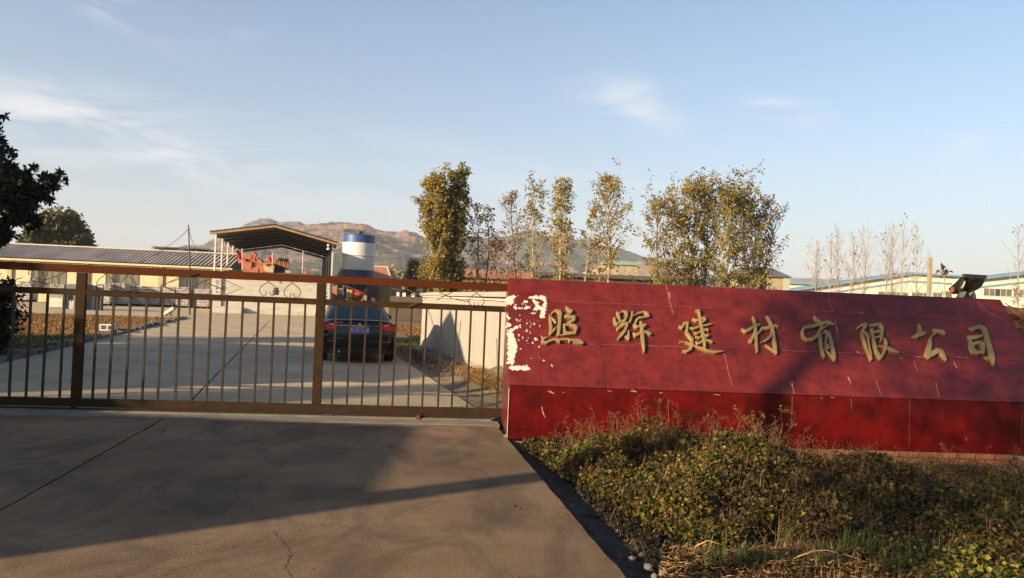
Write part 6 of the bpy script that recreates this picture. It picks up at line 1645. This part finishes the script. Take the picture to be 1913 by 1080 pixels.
def low_cover(n, cond, z0, z1):
    y = rg.uniform(4.2, 9.0, n); x = redge(y)+rg.uniform(.04, 1, n)*(8.4-redge(y)); k = (weed_h(x, y) < .12) & cond(x, y) & (x < .68*y+1.0)
    x, y = x[k], y[k]; return np.stack([x, y, rg.uniform(z0, z1, len(x))], 1)
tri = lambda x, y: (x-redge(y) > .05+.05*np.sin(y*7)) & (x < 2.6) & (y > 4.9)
tag(leaves('shade_toned_creeper', low_cover(90000, tri, -.13, -.03), .035, M['dark_w'], None, up=.8, aspect=.8, rng=rg), 'low creepers toned dark as shade on the soil beside the slab edge', kind='stuff')
tag(leaves('low_dry_weeds', low_cover(150000, lambda x, y: (x > 2.0) & (y > 6.0), -.13, .02), .028, M['weed_m'], None, up=.8, aspect=.7, rng=rg), 'low olive and brown weeds before the brick footing', kind='stuff')
pp = low_cover(9000, lambda x, y: (x-redge(y) > .05), -.10, -.08)
tag(blades('dry_grass', pp, .10, .004, M['straw'], lean=1.4, rng=rg, bend=.5), 'sparse dry grass on the dark soil', kind='stuff')

# upright dry stems with seed heads against the plinth
def stems(name, xr, n, hmin, hmax, seed, dens_leaf=7, y0=8.1, y1=8.9, m=M['weed_r']):
    rg = np.random.default_rng(seed); mb = MB(); P = []
    for k in range(n):
        x = rg.uniform(*xr); y = rg.uniform(y0, y1); h0 = float(weed_h(np.array([x]), np.array([y]))[0])
        H = rg.uniform(hmin, hmax); p = np.array([x, y, h0*.5-.05]); pts = [p]; d = unit(np.array([rg.normal()*.22, rg.normal()*.15, 1]))
        for j in range(4): d = unit(d+rg.normal(size=3)*.12); p = p+d*(H+h0*.5)/4; pts.append(p)
        mb.tube(pts, [.003, .0028, .0025, .002, .0012], 3, cap=False)
        for j in range(rg.integers(3, 6)):
            s = pts[rg.integers(1, 5)]; dd = unit(np.array([rg.normal(), rg.normal()*.6, .8])); e = s+dd*rg.uniform(.04, .13); mb.tube([s, (s+e)/2+rg.normal(size=3)*.008, e], .0013, 3, cap=False)
            for q in range(dens_leaf): P.append(s+(e-s)*rg.uniform(.3, 1.1)+rg.normal(size=3)*.012)
    o = mb.build(name, M['stem']); lf = leaves('seed_leaves', np.array(P), .017, m, o, rng=rg); return o
tag(stems('tall_weeds', (.55, 2.5), 120, .12, .38, 1), 'thin dry weed stems with seed heads rising before the left plinth', kind='stuff')
tag(stems('tall_weeds', (2.5, 3.6), 46, .10, .34, 2), 'dry branching weed stems in front of the middle of the plinth', kind='stuff')
tag(stems('tall_weeds', (3.2, 6.8), 120, .06, .22, 3), 'low dry weed stems along the brick footing', kind='stuff')
tag(stems('yellow_weeds', (2.72, 3.05), 12, .25, .48, 4, 11, m=M['weed_y'], y0=8.5, y1=8.85), 'tall weed with yellow leaves standing before the plinth at its dark stripe', kind='stuff')
mbs = stems('field_weeds', (1.4, 6.5), 260, .05, .18, 5, 5, 5.3, 7.6); tag(mbs, 'short dry stems poking out of the weed bed', kind='stuff')

# front strip: dry stalks, straw, grass tufts, yellow-green vine leaves
rg = np.random.default_rng(55)
n = 16000; P = np.stack([rg.uniform(1.25, 5.0, n), rg.uniform(4.1, 5.7, n), np.full(n, -.06)], 1); P = P[(P[:, 1] < 5.45+.2*np.sin(P[:, 0]*3)) & (P[:, 0]+.4*(P[:, 1]-4.7) > 1.45)]
tag(blades('dry_grass', P, .17, .006, M['straw'], lean=1.5, rng=rg, bend=.5), 'matted dry grass at the front of the bed', kind='stuff')
leafs = P[rg.integers(0, len(P), 15000)]+rg.normal(size=(15000, 3))*np.array([.05, .05, .02])+np.array([0, 0, .04])
tag(leaves('litter', leafs, .035, M['weed_r'], None, up=.6, aspect=.4, rng=rg), 'brown leaf litter under the dry grass', kind='stuff')
mb = MB()
stk = mb
def stalk(px, r=.005, z0=.0, dY=0):
    Q = []
    for (x, y, z) in px: g_ = gnd(x, y, z); Q.append(g_)
    mb.tube(Q, [r]*(len(Q)-1)+[r*.4], 5, cap=False)
stalk([(1470, 1052, -.02), (1490, 1040, .06), (1520, 1029, .11), (1545, 1028, .12), (1562, 1032, .11)], .0035); stalk([(1575, 1035, .09), (1600, 1043, .05), (1622, 1053, .02)], .0045); stalk([(1253, 1078, -.03), (1275, 1060, .02), (1300, 1048, .05)], .005)
stalk([(1235, 1050, -.04), (1270, 1051, .03), (1310, 1046, .04), (1345, 1047, .0)], .0035)
stalk([(1292, 1042, -.02), (1300, 1020, .08), (1322, 1010, .12), (1350, 1018, .08), (1365, 1022, .04)], .004)
stalk([(1428, 1060, -.02), (1430, 1020, .10), (1427, 1002, .16)], .004); stalk([(1800, 1020, .05), (1808, 1008, .12), (1803, 997, .2)], .004)
stalk([(1515, 1000, .0), (1525, 990, .12), (1545, 990, .14), (1560, 1005, .05)], .003)
mb2 = MB()
for k in range(640):
    x = rg.uniform(1235, 1760); y = rg.uniform(1022, 1079)+(x-1235)*.01; L_ = rg.uniform(14, 60); a_ = rg.normal()*1.0
    if k == 420: stk = mb; mb = mb2
    b_ = rg.uniform(-9, 9); zz_ = rg.uniform(.02, .09)
    stalk([(x, y, -.03), (x+L_*.33*math.cos(a_)+b_*.3, y+L_*.16*math.sin(a_)-2, zz_), (x+L_*.66*math.cos(a_), y+L_*.3*math.sin(a_)+b_*.3, zz_*1.1), (x+L_*math.cos(a_), y+L_*.45*math.sin(a_), rg.uniform(-.03, .03))], rg.uniform(.0014, .0036))
tag(mb.build('red_stalks', M['stem'], None, smooth=True), 'thin brown stalks tangled in the straw', kind='stuff')
mb = stk
tag(mb.build('dry_stalks', M['straw'], None, smooth=True), 'curved dry stalks lying over the front of the bed', kind='stuff')
P = []
for (x, y, n) in ((1340, 1072, 110), (1400, 1074, 90), (1595, 1045, 170), (1640, 1055, 130), (1700, 1068, 90), (1540, 1068, 80), (1470, 1015, 40), (1740, 1055, 60), (1660, 1082, 110), (1440, 1066, 60)):
    c = gnd(x, y, -.04); 
    for k in range(n): P.append(c+np.array([rg.normal()*.06, rg.normal()*.05, 0]))
tag(blades('grass_tufts', np.array(P), .22, .009, M['grass'], lean=.8, rng=rg), 'green grass tufts among the dry stalks', kind='stuff')
P = []
for (x, y, n) in ((1800, 1045, 60), (1830, 1060, 60), (1765, 1062, 34), (1860, 1020, 28), (1890, 1050, 50), (1780, 1078, 30)):
    c = gnd(x, y, .06)
    for k in range(n): P.append(c+np.array([rg.normal()*.09, rg.normal()*.09, rg.normal()*.03]))
tag(leaves('vine_leaves', np.repeat(np.array(P), 2, axis=0)+rg.normal(size=(len(P)*2, 3))*.03, .036, M['weed_y'], None, up=1.6, aspect=1.0, rng=rg), 'bright yellow-green vine leaves at the lower right', kind='stuff')
n = 34000; P = np.stack([rg.uniform(2.4, 5.2, n), rg.uniform(3.9, 5.9, n), rg.uniform(-.08, .10, n)], 1); P = P[P[:, 0] > 2.2+(5.6-P[:, 1])*.2]
tag(leaves('low_weeds', P, .032, M['weed_g'], None, up=.8, aspect=.8, rng=rg), 'low weeds at the right front of the bed', kind='stuff')

# stones and rubble along the slab edge
sd = []
for k in range(4):
    import bmesh
    bm = bmesh.new(); bmesh.ops.create_icosphere(bm, subdivisions=1, radius=.5)
    for v in bm.verts: v.co *= 1+rnd.uniform(-.25, .2)
    me = bpy.data.meshes.new('rock'); bm.to_mesh(me); bm.free(); me.materials.append(M['kerb'] if k % 2 else M['mortar']); sd.append(me)
def rubble(name, pts, lbl):
    mb = MB()
    for (p, s) in pts:
        me = rnd.choice(sd); rot = Matrix.Rotation(rnd.uniform(0, 6), 3, 'Z'); sz = Vector((s, s*rnd.uniform(.6, 1), s*rnd.uniform(.4, .7)))
        vs = [tuple(np.array(p)+np.array(rot @ Vector((v.co[0]*sz[0], v.co[1]*sz[1], v.co[2]*sz[2])))) for v in me.vertices]; mb.add(vs, [tuple(f.vertices) for f in me.polygons])
    return tag(mb.build(name, M['rubble']), lbl, kind='stuff')
pts = []
for k in range(520):
    y = rnd.uniform(4.2, 9.1); d = abs(rnd.gauss(0, .16))+.02; pts.append(((redge(y)+d, y, -.09-.05*min(1, d/.3)+rnd.uniform(0, .02)), rnd.uniform(.012, .045) if rnd.random() < .93 else rnd.uniform(.05, .10)))
rubble('rubble', pts, 'crumbled concrete and stones along the edge of the slab')
for k, (x, y, s) in enumerate(((1242, 1070, .085), (1212, 1060, .07), (1222, 1078, .06), (1180, 1045, .06))):
    o = bpy.data.objects.new('stone', sd[k % 4]); COL.objects.link(o); c = gnd(x, y, -.08); o.location = c; o.scale = (s, s, s*.8)
    tag(o, ['pale round stone at the left end of the dry stalks', 'dark stone beside the pale round stone', 'small stone at the bottom border by the slab corner', 'lone stone on the dark soil near the slab edge'][k], 'stone')
o = bpy.data.objects.new('stone', sd[1]); COL.objects.link(o); o.location = gnd(947, 815, .02); o.scale = (.09, .07, .06); tag(o, 'pale lump of mortar at the foot of the sign corner', 'stone')
# forecourt crumbs
pts = [((rnd.uniform(-3.5, .2), rnd.uniform(4.6, 9), .003), rnd.uniform(.006, .018)) for k in range(120)]
rubble('grit', pts, 'scattered grit on the forecourt')
tg = leaves('twig_leaf', np.array([gnd(968, 953, .01)+rg.normal(size=3)*.01 for k in range(5)]), .035, M['weed_r'], None); tag(tg, 'tiny dead leaf lying alone on the forecourt', 'leaf')

# verge between drive and wall: mound of straw, dirt, debris
rg = np.random.default_rng(66); V = []; nu, nv = 26, 110
for j in range(nv+1):
    v = -.9+13.2*j/nv
    for i in range(nu+1):
        u = .02+1.06*i/nu; f = i/nu
        z = -.03+.18*f**1.3*(1 if v < 12 else .4)+mnoise.noise(Vector((u*4, v*3, 0)))*.06*f+mnoise.noise(Vector((u*15, v*13, 0)))*.02
        z += .22*math.exp(-((v-2.4)/1.0)**2)*f**1.2
        V.append(PR(u, v, z))
i, j = np.meshgrid(np.arange(nu), np.arange(nv)); a = (j*(nu+1)+i).ravel()
tag(fast_mesh('dirt_bank', np.array(V), np.stack([a, a+1, a+nu+2, a+nu+1], 1).ravel(), 4, M['yarddirt'], smooth=True), kind='structure')
P = np.array([PR(.35+.7*rg.uniform(0, 1)**.7, 2.2+rg.normal()*1.0, .12+.15*rg.uniform()) for k in range(5200)])
tag(leaves('straw_heap', P, .06, M['straw2'], None, up=.5, aspect=.22, rng=rg), 'sunlit heap of straw and dry leaves at the foot of the white wall', kind='stuff')
P = np.array([PR(rg.uniform(.1, 1.05), rg.uniform(3.5, 12.5), .08) for k in range(1500)])
tag(leaves('bank_litter', P, .05, M['weed_r'], None, up=.5, aspect=.4, rng=rg), 'dead leaves along the foot of the white wall', kind='stuff')
tag(rubble('bank_rubble', [(PR(rnd.uniform(.15, 1.0), rnd.uniform(2, 11), .05+rnd.uniform(0, .05)), rnd.uniform(.03, .14)) for k in range(110)], 'x'), 'stones and lumps in the dirt beside the white wall')

# field stubble left and right
def stubble(name, n, ur, vr, h, m, lbl, seed, cond=None, w=.02):
    rg = np.random.default_rng(seed); U = rg.uniform(ur[0], ur[1], n); Vv = vr[0]+(vr[1]-vr[0])*rg.uniform(0, 1, n)
    P = np.stack([RO_[0]+UD[0]*U+VD[0]*Vv, RO_[1]+UD[1]*U+VD[1]*Vv, np.full(n, -.01)], 1)
    P = P[(P[:, 0] > -.75*P[:, 1]-1)]
    return tag(blades(name, P, h, w, m, lean=1.3, rng=rg), lbl, kind='stuff')
stubble('field_stubble', 60000, (-30, -8.5), (13.5, 31), .11, M['straw2'], 'orange stubble and straw of the left field', 200, w=.03)
stubble('field_stubble', 20000, (1.6, 9), (13, 32), .12, M['straw2'], 'orange stubble behind the white wall', 201, w=.03)
stubble('verge_grass', 22000, (-14.5, -8.5), (.5, 14.5), .16, M['grass'], 'shaded grass along the left kerb', 202)
stubble('verge_grass', 7000, (.05, 4.5), (12.2, 16), .16, M['grass'], 'green grass at the far end of the white wall', 203)
lw = empty('block_row', 'row of grey concrete blocks edging the yard at the left picture edge', 'block row', PR(-8.75, 3.0), RA)
for k in range(6):
    mb = MB(); p = PR(-8.62-.05*rnd.random(), 1.2+k*.43, .17); mb.box(p, (.2, .40, .38), RA+rnd.uniform(-.05, .05)); mb.build('concrete_block', M['kerb'], lw, bevel=.01)

# ------------------------------------------------------------------ what stands left of the picture and casts the shade
gh = empty('gatehouse', 'small gabled gatehouse standing left of the drive outside the picture', 'building', PR(-15, 2), RA)
def PH(a_, b_, z): return np.array([-12.4-a_*.97, 7.2+b_*1.0-a_*.0, z])
mb = MB(); mb.prism([PH(0, 0, -.1), PH(6, 0, -.1), PH(6, 8.0, -.1), PH(0, 8.0, -.1)], (0, 0, 3.9)); mb.build('wall', M['cream'], gh, fixn=True)
mb = MB(); mb.prism([PH(-.25, -.4, 3.75), PH(-.25, 4.2, 5.42), PH(-.25, 8.4, 3.75)], PH(6.3, 0, 0)-PH(-.25, 0, 0)); mb.build('roof', M['tileroof'], gh, fixn=True)
nb_ = empty('roadside_house', 'flat-roofed roadside house left of the forecourt outside the picture', 'building', (-14, 0, 0))
mb = MB(); mb.prism([(-17, -1.6, -.1), (-11.3, -1.6, -.1), (-11.3, 1.85, -.1), (-17, 1.85, -.1)], (0, 0, 3.9)); mb.build('wall', M['brickwall_f'], nb_, fixn=True)
mb = MB(); mb.prism([(-17.2, -1.8, 3.8), (-11.2, -1.8, 3.8), (-11.2, 1.9, 3.8), (-17.2, 1.9, 3.8)], (0, 0, .12)); mb.build('roof', M['plaster_g'], nb_, fixn=True)
tree('street_tree', 'tall street tree with high crown left of the forecourt outside the picture', (-11.0, -1.2, -.1), (-10.7, -1.7, 9.5), .32, 30, 1.6, .72, 4200, .16, M['ever'], M['bark_d'], 300, upang=.5, jit=.6)
tree('street_tree', 'leafy street tree at the roadside behind the viewer', (-9.6, -3.6, -.1), (-9.4, -3.7, 9.2), .16, 34, 2.0, .5, 5000, .16, M['ever'], M['bark_d'], 301, upang=.5, jit=.6)
tree('street_tree', 'leafy tree between the roadside house and the gatehouse', (-15.5, 3.0, -.1), (-15.4, 3.2, 5.4), .2, 40, .75, .2, 7000, .2, M['ever'], M['bark_d'], 302, upang=.6, jit=.7)
tree('street_tree', 'tall bushy tree added behind the gatehouse, out of view, to shade the left-edge tree', (-25, 12, -.1), (-25, 12, 10.5), .2, 44, 1.3, .2, 7000, .22, M['ever'], M['bark_d'], 303, upang=.6, jit=.7)  # unseen tree, added only to shade the tree at the left edge
